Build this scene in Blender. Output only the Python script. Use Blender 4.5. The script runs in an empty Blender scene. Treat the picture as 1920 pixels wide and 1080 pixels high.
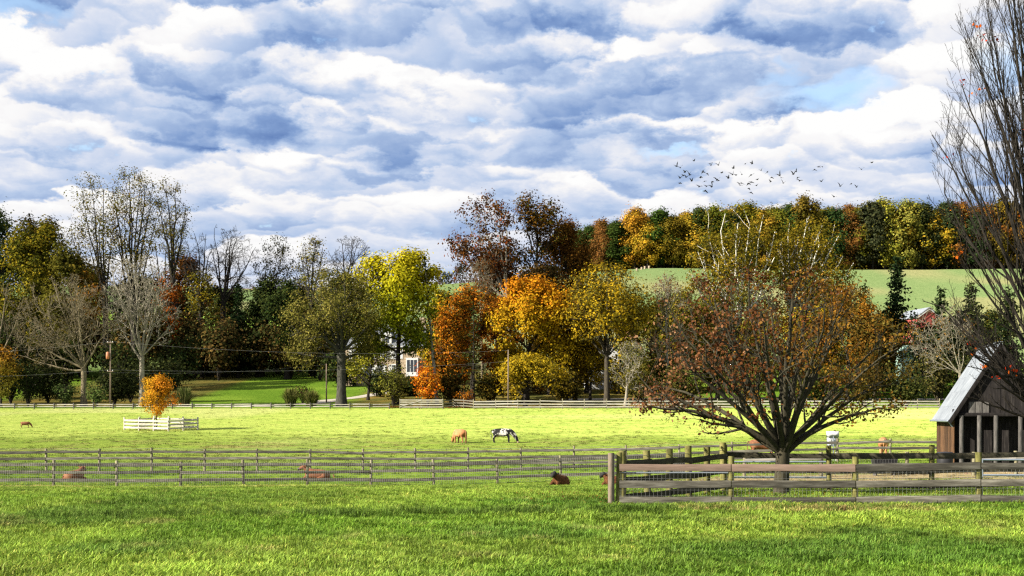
import bpy, bmesh, math, random
import numpy as np
from mathutils import Vector, Matrix, Euler

# ------------------------------------------------------------------ camera, sky, sun, exposure
SC = bpy.context.scene
COL = SC.collection
F, YH, XC = 2667.0, 780.0, 960.0          # focal length in photo pixels, horizon row, centre column
EXPO = 1.5
SUN = Vector((-0.80, -0.34, 0.50)).normalized()

cd = bpy.data.cameras.new('camera'); cam = bpy.data.objects.new('camera', cd); COL.objects.link(cam)
cd.sensor_width = 36.0; cd.lens = 50.0; cd.shift_y = (YH - 540.0) / 1920.0
cd.clip_start = 0.5; cd.clip_end = 12000.0
cam.location = (0, 0, 0); cam.rotation_euler = (math.radians(90), 0, 0)
SC.camera = cam
SC.view_settings.view_transform = 'Standard'; SC.view_settings.look = 'None'
SC.view_settings.exposure = EXPO; SC.view_settings.gamma = 1.0; SC.view_settings.use_curve_mapping = False
SC.render.engine = 'CYCLES'
SC.cycles.max_bounces = 4; SC.cycles.diffuse_bounces = 2; SC.cycles.glossy_bounces = 2
SC.cycles.transmission_bounces = 4; SC.cycles.transparent_max_bounces = 4
SC.cycles.use_denoising = False
SC.cycles.pixel_filter_type = 'BLACKMAN_HARRIS'; SC.cycles.filter_width = 1.3

sl = bpy.data.lights.new('sun', 'SUN'); sl.energy = 5.0; sl.angle = math.radians(0.53); sl.color = (1.0, 0.93, 0.80)
so = bpy.data.objects.new('sun', sl); COL.objects.link(so)
so.rotation_euler = (-SUN).to_track_quat('-Z', 'Y').to_euler()

def lin(c):
    c = c / 255.0
    return c / 12.92 if c <= 0.04045 else ((c + 0.055) / 1.055) ** 2.4

def srgb(r, g, b, k=1.0):
    return (lin(r) * k, lin(g) * k, lin(b) * k)

class NT:
    """small helper for building node trees"""
    def __init__(s, tree): s.t = tree
    def n(s, typ, **kw):
        nd = s.t.nodes.new(typ)
        for k, v in kw.items(): setattr(nd, k, v)
        return nd
    def put(s, sock, v):
        if isinstance(v, bpy.types.NodeSocket): s.t.links.new(v, sock)
        elif v is not None: sock.default_value = v
    def math(s, op, a, b=None, c=None, clamp=False):
        nd = s.n('ShaderNodeMath', operation=op, use_clamp=clamp)
        for i, v in enumerate((a, b, c)):
            if v is not None: s.put(nd.inputs[i], v)
        return nd.outputs[0]
    def vec(s, op, a, b=None, scale=None):
        nd = s.n('ShaderNodeVectorMath', operation=op)
        s.put(nd.inputs[0], a)
        if b is not None: s.put(nd.inputs[1], b)
        if scale is not None: s.put(nd.inputs['Scale'], scale)
        return nd.outputs['Value'] if op in ('DOT_PRODUCT', 'LENGTH') else nd.outputs[0]
    def comb(s, x, y, z=0.0):
        nd = s.n('ShaderNodeCombineXYZ')
        for i, v in enumerate((x, y, z)): s.put(nd.inputs[i], v)
        return nd.outputs[0]
    def noise(s, v, scale, detail=4, rough=0.5, dim='3D', dist=0.0):
        nd = s.n('ShaderNodeTexNoise', noise_dimensions=dim)
        s.put(nd.inputs['Vector'], v); nd.inputs['Scale'].default_value = scale
        nd.inputs['Detail'].default_value = detail; nd.inputs['Roughness'].default_value = rough
        nd.inputs['Distortion'].default_value = dist
        return nd.outputs[0], nd.outputs[1]
    def ramp(s, f, stops, interp='LINEAR'):
        nd = s.n('ShaderNodeValToRGB'); cr = nd.color_ramp; cr.interpolation = interp
        while len(cr.elements) < len(stops): cr.elements.new(0.5)
        for e, (p, c) in zip(cr.elements, stops):
            e.position = p; e.color = (*c, 1.0) if len(c) == 3 else c
        s.put(nd.inputs[0], f); return nd.outputs[0]
    def mix(s, f, a, b, blend='MIX'):
        nd = s.n('ShaderNodeMix', data_type='RGBA', blend_type=blend)
        s.put(nd.inputs[0], f)
        for i, v in ((6, a), (7, b)):
            if isinstance(v, tuple) and len(v) == 3: v = (*v, 1.0)
            s.put(nd.inputs[i], v)
        return nd.outputs[2]

def build_world():
    w = bpy.data.worlds.new('World'); SC.world = w; w.use_nodes = True
    t = w.node_tree; t.nodes.clear(); N = NT(t)
    w.cycles.sampling_method = 'MANUAL'; w.cycles.sample_map_resolution = 512
    out = N.n('ShaderNodeOutputWorld'); bg = N.n('ShaderNodeBackground')
    sky = N.n('ShaderNodeTexSky', sky_type='NISHITA'); sky.sun_disc = False
    sky.sun_elevation = math.asin(SUN.z); sky.sun_rotation = math.atan2(SUN.x, SUN.y)
    tc = N.n('ShaderNodeTexCoord'); sp = N.n('ShaderNodeSeparateXYZ'); N.put(sp.inputs[0], tc.outputs['Generated'])
    x, y, z = sp.outputs
    u = N.math('ARCTAN2', x, y)
    hl = N.math('SQRT', N.math('ADD', N.math('MULTIPLY', x, x), N.math('MULTIPLY', y, y)))
    v = N.math('MINIMUM', N.math('MAXIMUM', N.math('DIVIDE', z, N.math('MAXIMUM', hl, 0.02)), 0.0), 3.0)
    ve = N.math('ADD', v, 0.10)
    p = N.comb(N.math('MULTIPLY', u, 5.6), N.math('MULTIPLY', N.math('LOGARITHM', ve, math.e), 3.1))
    n0, wc = N.noise(p, 3.4, 7, 0.60, '2D', 0.0)
    nl, wc2 = N.noise(N.vec('ADD', p, (7.3, 2.1, 0)), 1.0, 2, 0.5, '2D')
    # heaped clouds: each cell is one cloud, white on its domed top, slate blue on its flat base
    pw = N.vec('ADD', p, N.vec('MULTIPLY', N.vec('SUBTRACT', wc, (0.5, 0.5, 0.5)), (0.34, 0.30, 0)))
    tone = 0.655
    for (sc, off, amp) in ((2.7, (0.0, 0.0, 0.0), 1.2), (5.6, (3.1, 1.7, 0.0), 1.0)):
        vo = N.n('ShaderNodeTexVoronoi', voronoi_dimensions='2D', feature='SMOOTH_F1'); vo.inputs['Smoothness'].default_value = 0.28 if sc < 3 else 0.38
        vin = N.vec('MULTIPLY', N.vec('ADD', pw, off), (1.0, 1.12, 1.0)); N.put(vo.inputs['Vector'], vin); vo.inputs['Scale'].default_value = sc
        loc = N.n('ShaderNodeSeparateXYZ'); N.put(loc.inputs[0], N.vec('SUBTRACT', vin, vo.outputs['Position']))
        rnd = N.n('ShaderNodeSeparateXYZ'); N.put(rnd.inputs[0], vo.outputs['Color'])
        tone = N.math('MULTIPLY_ADD', loc.outputs[1], amp * (1.0 if sc < 3 else .9), tone)
        tone = N.math('MULTIPLY_ADD', N.math('SUBTRACT', rnd.outputs[0], 0.5), 0.34 if sc < 3 else .16, tone)
    tone = N.math('ADD', tone, N.math('MULTIPLY', N.math('SUBTRACT', nl, 0.5), 0.22))
    tone = N.math('ADD', tone, N.math('MULTIPLY', N.math('SUBTRACT', n0, 0.5), 0.55))
    # cloud banks seen in the photograph (azimuth, elevation), edges torn by noise
    warp = N.vec('MULTIPLY', N.vec('SUBTRACT', wc, (0.5, 0.5, 0.5)), (0.07, 0.045, 0))
    warp2 = N.vec('MULTIPLY', N.vec('SUBTRACT', wc2, (0.5, 0.5, 0.5)), (0.04, 0.02, 0))
    q = N.vec('ADD', N.vec('ADD', N.comb(u, v), warp), warp2)
    dark = [(25,22,75,48,-.6),(650,40,150,38,-.5),(450,62,150,48,-.38),(880,45,140,38,-.45),(490,118,105,34,-.55),
            (390,155,110,18,-.4),(690,168,140,24,-.5),(505,222,80,42,-.55),(430,238,110,22,-.4),(170,212,220,28,-.32),(650,250,160,24,-.42),
            (775,288,80,28,-.45),(640,320,110,16,-.4),(350,300,120,24,-.32),(50,328,90,16,-.35),(940,118,48,20,-.45),
            (1005,36,120,34,-.55),(1120,62,90,20,-.35),(1500,62,120,44,-.55),(1330,84,150,20,-.38),(1385,156,120,26,-.55),
            (1110,176,130,42,-.5),(1240,140,110,16,-.35),(1080,252,180,24,-.5),(1300,246,140,18,-.42),(1452,236,36,26,-.5),
            (1515,125,60,20,-.35),(1640,110,60,26,-.28),(1600,262,100,14,-.25),(1750,320,160,14,-.2),(820,330,120,12,-.2),(250,60,120,60,-.18)]
    lite = [(325,36,75,62,.42),(130,112,190,40,.34),(400,122,85,26,.34),(640,125,110,38,.4),(60,272,75,38,.38),(240,258,65,22,.3),
            (575,298,95,24,.38),(470,266,90,14,.3),(760,212,140,26,.36),(900,148,120,30,.3),(1190,22,150,34,.36),(1050,92,140,26,.36),
            (1200,92,110,22,.32),(1250,202,95,30,.42),(1395,212,75,34,.38),(1720,120,85,28,.32),(1705,222,85,42,.34),(1605,225,70,26,.28),
            (1180,278,55,18,.34),(1680,45,150,55,.25),(20,140,120,40,.25),(1060,320,160,16,.2),(560,380,200,16,.15),(850,10,60,18,.2)]
    for (cx, cy, wx, hy, a) in dark + lite:
        e = N.vec('MULTIPLY', N.vec('SUBTRACT', q, ((cx - XC) / F, (YH - cy) / F, 0)), (F / wx / 1.55, F / hy / 1.6, 0))
        g = N.math('SUBTRACT', 1.0, N.vec('DOT_PRODUCT', e, e), clamp=True)
        tone = N.math('MULTIPLY_ADD', g, a * 0.50, tone)
    # nearer the horizon the clouds lose contrast
    hz = N.n('ShaderNodeMapRange', interpolation_type='SMOOTHSTEP'); N.put(hz.inputs[0], v)
    hz.inputs[1].default_value = 0.06; hz.inputs[2].default_value = 0.16; hz.inputs[3].default_value = 0.42; hz.inputs[4].default_value = 1.0
    tone = N.math('MULTIPLY_ADD', N.math('SUBTRACT', tone, 0.70), hz.outputs[0], 0.70)
    k = 1.0 / 2 ** EXPO
    cloud = N.ramp(tone, [(0.0, srgb(92, 124, 182, k)), (0.25, srgb(134, 163, 210, k)), (0.5, srgb(184, 203, 233, k)),
                          (0.68, srgb(216, 224, 241, k)), (0.86, srgb(248, 247, 248, k)), (1.0, srgb(255, 255, 254, k))])
    # openings where the blue sky shows
    gap = None
    for (cx, cy, wx, hy, a) in [(1560,192,110,34,.8),(60,68,80,20,.9),(1890,140,60,80,.55),(1265,270,60,10,.6),(1460,150,50,20,.5)]:
        e = N.vec('MULTIPLY', N.vec('SUBTRACT', q, ((cx - XC) / F, (YH - cy) / F, 0)), (F / wx / 1.2, F / hy / 1.2, 0))
        g = N.math('MULTIPLY', N.math('SUBTRACT', 1.0, N.vec('DOT_PRODUCT', e, e), clamp=True), a)
        gap = g if gap is None else N.math('MAXIMUM', gap, g)
    nat = N.n('ShaderNodeMapRange', interpolation_type='SMOOTHSTEP'); N.put(nat.inputs[0], n0)
    nat.inputs[1].default_value = 0.30; nat.inputs[2].default_value = 0.20; nat.inputs[3].default_value = 0.0; nat.inputs[4].default_value = 0.7
    gap = N.math('MAXIMUM', gap, nat.outputs[0], clamp=True)
    blue = N.vec('SCALE', sky.outputs[0], scale=0.085)
    colr = N.mix(gap, cloud, blue)
    N.put(bg.inputs['Color'], colr); bg.inputs['Strength'].default_value = 1.0
    t.links.new(bg.outputs[0], out.inputs[0])
build_world()

# ------------------------------------------------------------------ helpers
def tag(o, label=None, category=None, group=None, kind=None):
    for k, v in (('label', label), ('category', category), ('group', group), ('kind', kind)):
        if v is not None: o[k] = v
    return o

def link(name, data, parent=None, loc=None):
    o = bpy.data.objects.new(name, data); COL.objects.link(o)
    if parent is not None: o.parent = parent
    if loc is not None: o.location = loc
    return o

def empty(name, loc, label=None, category=None, group=None):
    o = link(name, None, None, loc); o.empty_display_size = 0.5
    return tag(o, label, category, group)

def mesh(name, V, Q, mat=None, col=None, smooth=False):
    """V (n,3), Q (m,4) or (m,3); col (n,3) point colours"""
    V = np.asarray(V, np.float32); Q = np.asarray(Q, np.int32); k = Q.shape[1]
    me = bpy.data.meshes.new(name)
    me.vertices.add(len(V)); me.vertices.foreach_set('co', V.ravel())
    me.loops.add(Q.size); me.loops.foreach_set('vertex_index', Q.ravel())
    me.polygons.add(len(Q)); me.polygons.foreach_set('loop_start', np.arange(len(Q), dtype=np.int32) * k)
    if smooth: me.polygons.foreach_set('use_smooth', np.ones(len(Q), bool))
    me.update(calc_edges=True)
    if col is not None:
        a = me.attributes.new('Col', 'FLOAT_COLOR', 'POINT')
        c = np.ones((len(V), 4), np.float32); c[:, :3] = col
        a.data.foreach_set('color', c.ravel())
    if mat is not None: me.materials.append(mat)
    return me

def px(x, y, d):
    """a point d metres away that the photograph shows at column x, row y"""
    return np.array([(x - XC) / F * d, d, (YH - y) / F * d])

_vn = np.random.default_rng(77).random((256, 256))
def vnoise(x, y, s, seed=0):
    x = np.asarray(x, float) / s + 13.7 * seed + 1000.0; y = np.asarray(y, float) / s + 7.3 * seed + 1000.0
    xi = np.floor(x).astype(int); yi = np.floor(y).astype(int); fx = x - xi; fy = y - yi
    fx = fx * fx * (3 - 2 * fx); fy = fy * fy * (3 - 2 * fy)
    g = lambda a, b: _vn[a % 256, b % 256]
    return (g(xi, yi) * (1 - fx) + g(xi + 1, yi) * fx) * (1 - fy) + (g(xi, yi + 1) * (1 - fx) + g(xi + 1, yi + 1) * fx) * fy

def sstep(a, b, x):
    t = np.clip((np.asarray(x, float) - a) / (b - a), 0, 1); return t * t * (3 - 2 * t)

# ------------------------------------------------------------------ the lie of the land
_cp = [(-400,-1.5),(-20,-1.6),(0,-1.72),(12,-2.05),(20,-2.2),(35,-2.2),(42,-2.24),(55,-2.80),(68,-3.34),(75,-3.28),(81,-3.14),(105,-3.0),
       (129,-2.47),(150,-1.6),(175,-0.45),(205,1.05),(222,1.75),(245,3.2),(262,5.0),(300,9.0),(330,14.5),(400,29.5),(520,53.4),(600,60),(800,68),(1500,66),(6000,40)]
_ty = np.arange(-400, 6001, 1.0)
_tz = np.interp(_ty, [c[0] for c in _cp], [c[1] for c in _cp])
_k5 = np.ones(7) / 7; _tz = np.convolve(np.pad(_tz, 3, mode='edge'), _k5, 'valid')
def gz(x, y):
    x = np.asarray(x, float); y = np.asarray(y, float)
    z = np.interp(y, _ty, _tz)
    hf = 0.87 + 0.13 * sstep(-60, 60, x) + 0.0 * x
    zb = 3.2
    z = np.where(y > 245, zb + (z - zb) * hf, z)
    z = z + 0.85 * sstep(-6, 24, x) * np.exp(-((y - 70) / 17.0) ** 2) - 0.06 * sstep(5, -25, x) * np.exp(-((y - 70) / 17.0) ** 2)
    near = np.exp(-np.maximum(y - 60, 0) / 60.0)
    z = z + (vnoise(x, y, 3.1, 1) - .5) * 0.10 * near + (vnoise(x, y, 0.9, 2) - .5) * 0.045 * near * (y < 60)
    z = z + (vnoise(x, y, 9.0, 3) - .5) * 0.12 * sstep(60, 90, y) * (1 - sstep(150, 200, y)) + (vnoise(x, y, 45, 4) - .5) * 2.0 * sstep(280, 420, y)
    # shallow ditch under the rank grass across the foreground
    z = z - 0.0 * np.exp(-((y - 31.0 - 0.6 * np.sin(x * .35)) / 0.9) ** 2) * sstep(5, 2, x)
    return z
def g1(x, y): return float(gz(x, y))
def ground_px(xp, d):
    x = (xp - XC) / F * d; return Vector((x, d, g1(x, d)))

# vegetation / soil colour over the land (albedo, with one strip of painted shade)
def land_colour(x, y):
    x = np.asarray(x, float); y = np.asarray(y, float)
    def C(c): return np.array(c)[None, :] * np.ones((x.size, 1))
    xs, ys = x.ravel(), y.ravel()
    n1 = vnoise(xs, ys, 6, 11); n2 = vnoise(xs, ys, 1.7, 12); n3 = vnoise(xs, ys, 18, 13); n4 = vnoise(xs, ys * 2.2, 2.6, 14)
    def mixc(a, b, f): f = np.clip(f, 0, 1)[:, None]; return a * (1 - f) + b * f
    lush = C((0.082, 0.152, 0.014)); lush = mixc(lush, C((0.155, 0.225, 0.030)), sstep(.35, .75, n1) * .8); lush = mixc(lush, C((0.050, 0.105, 0.013)), sstep(.55, .85, vnoise(xs, ys, 3.3, 17)) * .8); lush = mixc(lush, C((0.22, 0.20, 0.075)), sstep(.78, .95, vnoise(xs, ys, 1.1, 18)) * .35)
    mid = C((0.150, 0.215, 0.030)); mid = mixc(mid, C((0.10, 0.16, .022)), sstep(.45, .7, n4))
    dry = C((0.30, 0.235, 0.10))
    bright = C((0.340, 0.400, 0.090)); bright = mixc(bright, C((0.245, 0.335, 0.058)), sstep(.5, .8, n4) * .7)
    bright = mixc(bright, C((0.43, 0.43, .17)), sstep(.55, .8, n3) * .6)
    # foreground -> paddock -> rough pasture dimmed by painted cloud shade -> grazed bright pasture
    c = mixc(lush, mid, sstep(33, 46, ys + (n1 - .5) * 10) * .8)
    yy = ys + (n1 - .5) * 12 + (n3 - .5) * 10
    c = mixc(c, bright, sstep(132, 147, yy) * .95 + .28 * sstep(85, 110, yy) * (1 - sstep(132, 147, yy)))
    # strips of dried grass: before the mesh fence, in front of the pen, at the pasture's near rim
    c = mixc(c, dry, np.exp(-((ys - 63.5) / 2.2) ** 2) * sstep(-2, -12, xs) * sstep(.25, .6, n2) * .9)
    c = mixc(c, dry, np.exp(-((ys - 32.6) / .8) ** 2) * sstep(2.5, 4, xs) * sstep(12, 7, xs) * sstep(.2, .55, n2) * .8)
    c = mixc(c, dry, np.exp(-((ys - 120) / 18) ** 2) * sstep(.62, .8, n4) * .55)
    # bare trodden soil in the pen by the barn
    soil = C((0.235, 0.18, 0.11))
    m = sstep(47.5, 50, ys + (n2 - .5) * 3) * (1 - sstep(63, 68, ys + (n1 - .5) * 6)) * sstep(7.5, 10.5, xs + (n1 - .5) * 4) * sstep(.1, .35, n1 + .25)
    m = m * (1 - .8 * np.exp(-((ys - 55) / 1.6) ** 2) * sstep(.4, .6, n2))
    c = mixc(c, soil, m * .95)
    # beyond the far fence: mown lawn, wood floor, hill pasture, ploughed crest
    lawn = mixc(C((0.085, 0.150, 0.016)), C((0.13, 0.20, 0.024)), sstep(.4, .7, vnoise(xs, ys, 9, 15)))
    floor = mixc(C((0.085, 0.070, 0.025)), C((0.16, 0.10, 0.03)), sstep(.4, .7, n2))
    hill = mixc(C((0.135, 0.185, 0.075)), C((0.20, 0.20, 0.095)), sstep(.45, .75, vnoise(xs, ys, 30, 16)))
    c = mixc(c, lawn, sstep(206, 208, ys))
    wood = sstep(-28, -24, xs) * (1 - sstep(30, 36, xs)) * sstep(209, 212, ys)
    wood = np.maximum(wood, sstep(-52, -56, xs) * sstep(214, 219, ys) * sstep(-88, -80, xs))
    c = mixc(c, floor, wood * .85)
    c = mixc(c, hill, sstep(296, 325, ys))
    c = mixc(c, C((0.22, 0.34, 0.06)), sstep(-50, -58, xs) * sstep(320, 335, ys) * (1 - sstep(420, 440, ys)))
    c = mixc(c, C((0.26, 0.135, 0.075)), sstep(540, 548, ys) * sstep(-10, -20, xs) * (1 - sstep(700, 720, ys)))
    return c

# ------------------------------------------------------------------ materials
MAT = {}
def new_mat(name):
    m = bpy.data.materials.new(name); m.use_nodes = True; m.node_tree.nodes.clear()
    N = NT(m.node_tree); out = N.n('ShaderNodeOutputMaterial'); MAT[name] = m
    return m, N, out

def attr(N, name='Col', typ='GEOMETRY'):
    a = N.n('ShaderNodeAttribute', attribute_name=name, attribute_type=typ); return a.outputs['Color']

def m_ground():
    m, N, out = new_mat('ground')
    pos = N.n('ShaderNodeNewGeometry').outputs['Position']
    a, _ = N.noise(pos, 5.5, 5, .65); b, _ = N.noise(pos, .55, 4, .6)
    st = N.vec('MULTIPLY', pos, (1.2, .55, 1)); c, _ = N.noise(st, 1.7, 4, .7)
    base = attr(N)
    base = N.mix(1.0, base, N.ramp(a, [(.25, (.55, .55, .5)), (.5, (.95, .95, .95)), (.75, (1.3, 1.25, 1.2))]), 'MULTIPLY')
    base = N.mix(1.0, base, N.ramp(c, [(.30, (.52, .60, .5)), (.46, (.95, .97, .95)), (.7, (1.15, 1.1, 1.1))]), 'MULTIPLY')
    base = N.mix(.8, base, N.ramp(b, [(.3, (.82, .88, .8)), (.7, (1.15, 1.1, 1.1))]), 'MULTIPLY')
    d = N.n('ShaderNodeBsdfDiffuse'); N.put(d.inputs[0], base); d.inputs[1].default_value = .8
    bp = N.n('ShaderNodeBump'); bp.inputs['Strength'].default_value = .9; bp.inputs['Distance'].default_value = .12
    N.put(bp.inputs['Height'], N.math('ADD', a, c)); N.put(d.inputs['Normal'], bp.outputs[0])
    N.put(out.inputs[0], d.outputs[0]); return m
m_ground()

def m_leaf():
    m, N, out = new_mat('leaf')
    oi = N.n('ShaderNodeObjectInfo')
    c = N.mix(1.0, attr(N), oi.outputs['Color'], 'MULTIPLY')
    d = N.n('ShaderNodeBsdfDiffuse'); N.put(d.inputs[0], c)
    t = N.n('ShaderNodeBsdfTranslucent'); N.put(t.inputs[0], c)
    mx = N.n('ShaderNodeMixShader'); mx.inputs[0].default_value = .28
    N.put(mx.inputs[1], d.outputs[0]); N.put(mx.inputs[2], t.outputs[0]); N.put(out.inputs[0], mx.outputs[0])
m_leaf()

def m_wood_leaf():
    m, N, out = new_mat('wood_leaf')
    c = N.mix(1.0, attr(N, 'tint', 'INSTANCER'), attr(N), 'MULTIPLY')
    d = N.n('ShaderNodeBsdfDiffuse'); N.put(d.inputs[0], c)
    t = N.n('ShaderNodeBsdfTranslucent'); N.put(t.inputs[0], c)
    mx = N.n('ShaderNodeMixShader'); mx.inputs[0].default_value = .28
    N.put(mx.inputs[1], d.outputs[0]); N.put(mx.inputs[2], t.outputs[0]); N.put(out.inputs[0], mx.outputs[0])
m_wood_leaf()

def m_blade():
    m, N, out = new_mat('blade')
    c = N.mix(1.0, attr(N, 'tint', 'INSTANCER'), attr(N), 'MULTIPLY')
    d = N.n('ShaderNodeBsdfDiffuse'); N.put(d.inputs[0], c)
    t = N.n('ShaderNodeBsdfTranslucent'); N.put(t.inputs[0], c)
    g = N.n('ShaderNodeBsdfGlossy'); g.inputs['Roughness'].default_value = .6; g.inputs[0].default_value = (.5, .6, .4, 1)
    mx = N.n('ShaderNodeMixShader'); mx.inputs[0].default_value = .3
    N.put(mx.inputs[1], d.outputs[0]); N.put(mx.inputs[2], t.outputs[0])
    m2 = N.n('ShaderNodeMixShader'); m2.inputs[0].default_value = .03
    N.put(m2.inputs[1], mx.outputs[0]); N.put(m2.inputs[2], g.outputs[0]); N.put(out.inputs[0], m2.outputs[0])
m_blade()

def m_rough(name, stops, scale=(1, 1, 1), nscale=6.0, rough=.85, bump=.3, bdist=.02, rnd=.25, spec=.2, coords='Object', metallic=0.0):
    """noise-coloured, bumpy surface; scale stretches the grain"""
    m, N, out = new_mat(name)
    if coords == 'World': v = N.n('ShaderNodeNewGeometry').outputs['Position']
    else: v = N.n('ShaderNodeTexCoord').outputs['Object']
    oi = N.n('ShaderNodeObjectInfo')
    v = N.vec('ADD', N.vec('MULTIPLY', v, scale), N.vec('SCALE', N.comb(oi.outputs['Random'], oi.outputs['Random'], oi.outputs['Random']), scale=37.0))
    a, _ = N.noise(v, nscale, 6, .65)
    c = N.ramp(a, stops)
    f = N.math('MULTIPLY_ADD', oi.outputs['Random'], rnd * 2, 1 - rnd)
    c = N.mix(1.0, c, N.comb(f, f, f), 'MULTIPLY')
    p = N.n('ShaderNodeBsdfPrincipled'); N.put(p.inputs['Base Color'], c); p.inputs['Roughness'].default_value = rough
    p.inputs['Specular IOR Level'].default_value = spec; p.inputs['Metallic'].default_value = metallic
    if bump:
        bp = N.n('ShaderNodeBump'); bp.inputs['Strength'].default_value = bump; bp.inputs['Distance'].default_value = bdist
        N.put(bp.inputs['Height'], a); N.put(p.inputs['Normal'], bp.outputs[0])
    N.put(out.inputs[0], p.outputs[0]); return m

def two(a, b, k=1): return [(.3, tuple(x * k for x in a)), (.7, tuple(x * k for x in b))]
m_rough('bark_dark', two((.010, .008, .006), (.032, .026, .019)), (1, 1, .3), 9, .9, .6, .03, .1)
m_rough('bark_brown', two((.020, .016, .011), (.075, .062, .042)), (1, 1, .3), 8, .9, .6, .03, .1)
m_rough('bark_maple', two((.014, .012, .008), (.060, .052, .030)), (1, 1, .25), 12, .9, .7, .02, .05)
m_rough('bark_pale', two((.085, .074, .054), (.32, .285, .215)), (1, 1, .4), 4, .9, .4, .03, .1)
m_rough('bark_grey', two((.014, .013, .010), (.075, .072, .055)), (1, 1, .4), 4, .9, .5, .03, .1)
m_rough('bark_twig', two((.055, .044, .026), (.20, .165, .10)), (1, 1, .4), 4, .9, .3, .03, .1)
m_rough('bark_white', two((.42, .39, .32), (.74, .71, .64)), (1, 1, .6), 2.5, .85, .2, .03, .05)
m_rough('old_board', [(.25, (.028, .025, .019)), (.48, (.10, .090, .070)), (.66, (.20, .185, .15)), (.8, (.30, .28, .23))], (.35, 3.0, 3.0), 4, .9, .6, .01, .42, coords='World')
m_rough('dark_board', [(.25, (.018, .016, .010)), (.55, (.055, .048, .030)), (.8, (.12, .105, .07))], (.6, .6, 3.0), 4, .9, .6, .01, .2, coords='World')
m_rough('new_board', [(.3, (.15, .10, .075)), (.55, (.22, .15, .115)), (.75, (.27, .19, .15))], (.5, 2.0, 6.0), 3, .8, .2, .005, .08, coords='World')
m_rough('mossy_post', [(.3, (.05, .05, .014)), (.5, (.135, .125, .035)), (.75, (.24, .215, .09))], (2, 2, .8), 5, .9, .6, .01, .2, coords='World')
m_rough('pale_post', [(.3, (.11, .098, .052)), (.7, (.26, .235, .15))], (2, 2, .8), 5, .9, .5, .01, .2, coords='World')
m_rough('white_board', [(.3, (.27, .25, .20)), (.6, (.42, .39, .33)), (.8, (.52, .49, .42))], (.4, 2, 2), 3, .8, .2, .01, .25, coords='World')
m_rough('galvanised', [(.3, (.24, .28, .33)), (.7, (.34, .38, .43))], (1, 1, 1), 6, .38, .05, .002, .1, .5, metallic=.55)
m_rough('wire', [(.3, (.16, .16, .15)), (.7, (.24, .24, .23))], (1, 1, 1), 6, .5, 0, .002, .1, .5)
m_rough('tin_roof', [(.28, (.115, .128, .148)), (.5, (.18, .197, .22)), (.72, (.24, .258, .28))], (.6, .6, .6), 2.2, .7, .05, .01, .08, .15)
m_rough('barn_wood', [(.3, (.020, .011, .007)), (.5, (.075, .038, .018)), (.75, (.18, .095, .045))], (2.5, 2.5, .35), 5, .9, .5, .02, .55, coords='World')
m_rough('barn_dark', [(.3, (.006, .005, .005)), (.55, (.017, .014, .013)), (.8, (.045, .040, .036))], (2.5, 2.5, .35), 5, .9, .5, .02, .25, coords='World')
m_rough('tan_post', [(.3, (.085, .066, .048)), (.6, (.17, .135, .10)), (.8, (.24, .195, .15))], (3, 3, .5), 6, .9, .5, .01, .1, coords='World')
m_rough('grey_post', [(.3, (.035, .032, .03)), (.6, (.095, .088, .08)), (.8, (.17, .155, .14))], (3, 3, .5), 6, .9, .5, .01, .15, coords='World')
m_rough('pole_wood', [(.3, (.10, .075, .055)), (.7, (.24, .18, .135))], (3, 3, .3), 5, .9, .4, .01, .1, coords='World')
m_rough('stone_wall', [(.25, (.09, .066, .045)), (.42, (.23, .175, .115)), (.56, (.33, .26, .18)), (.75, (.45, .38, .28))], (1, 1, 1.6), 1.9, .9, .6, .05, .05, coords='World')
m_rough('dark_stone', [(.25, (.05, .045, .04)), (.5, (.15, .125, .10)), (.75, (.28, .24, .19))], (1, 1, 1.7), 1.7, .9, .6, .06, .05, coords='World')
m_rough('slate', [(.3, (.075, .082, .092)), (.7, (.14, .15, .165))], (1, 1, 1), 3, .9, .2, .01, .1)
m_rough('white_paint', [(.3, (.44, .44, .43)), (.7, (.58, .58, .56))], (1, 1, 1), 2, .6, .05, .01, .05)
m_rough('glass', [(.3, (.012, .014, .017)), (.7, (.03, .034, .04))], (1, 1, 1), 1, .08, 0, .01, .1, .7)
m_rough('red_siding', [(.3, (.25, .045, .04)), (.7, (.40, .085, .07))], (3, 3, .4), 3, .8, .2, .01, .05, coords='World')
m_rough('green_tin', [(.3, (.22, .34, .28)), (.7, (.32, .44, .38))], (1, 1, 1), 2, .5, .1, .01, .05)
m_rough('gravel', [(.3, (.24, .21, .17)), (.5, (.34, .30, .25)), (.7, (.45, .41, .35))], (1, 1, 1), 3.5, .95, .4, .03, .0, coords='World')
m_rough('black_plastic', [(.3, (.015, .015, .017)), (.7, (.03, .03, .032))], (1, 1, 1), 3, .5, 0, .01, .1)
m_rough('bird', [(.3, (.008, .008, .009)), (.7, (.02, .02, .022))], (1, 1, 1), 3, .8, 0, .01, .1)
m_rough('ceramic', [(.3, (.35, .13, .07)), (.7, (.5, .2, .1))], (1, 1, 1), 3, .5, 0, .01, .1)
m_rough('grey_paint', [(.3, (.40, .42, .45)), (.7, (.52, .54, .57))], (1, 1, 1), 3, .6, .05, .01, .05)
m_rough('coat_tan', [(.3, (.24, .095, .032)), (.5, (.34, .155, .06)), (.75, (.50, .30, .15))], (1, 1, 1), 1.6, .8, .2, .02, .05)
m_rough('coat_red', [(.3, (.10, .034, .014)), (.5, (.165, .062, .026)), (.75, (.30, .15, .075))], (1, 1, 1), 1.8, .8, .2, .02, .05)
m_rough('coat_pied', [(.495, (.012, .011, .011)), (.53, (.03, .028, .028)), (.56, (.5, .47, .42)), (.8, (.62, .59, .54))], (1, 1.0, 1.1), 1.35, .8, .1, .02, .0)
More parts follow.
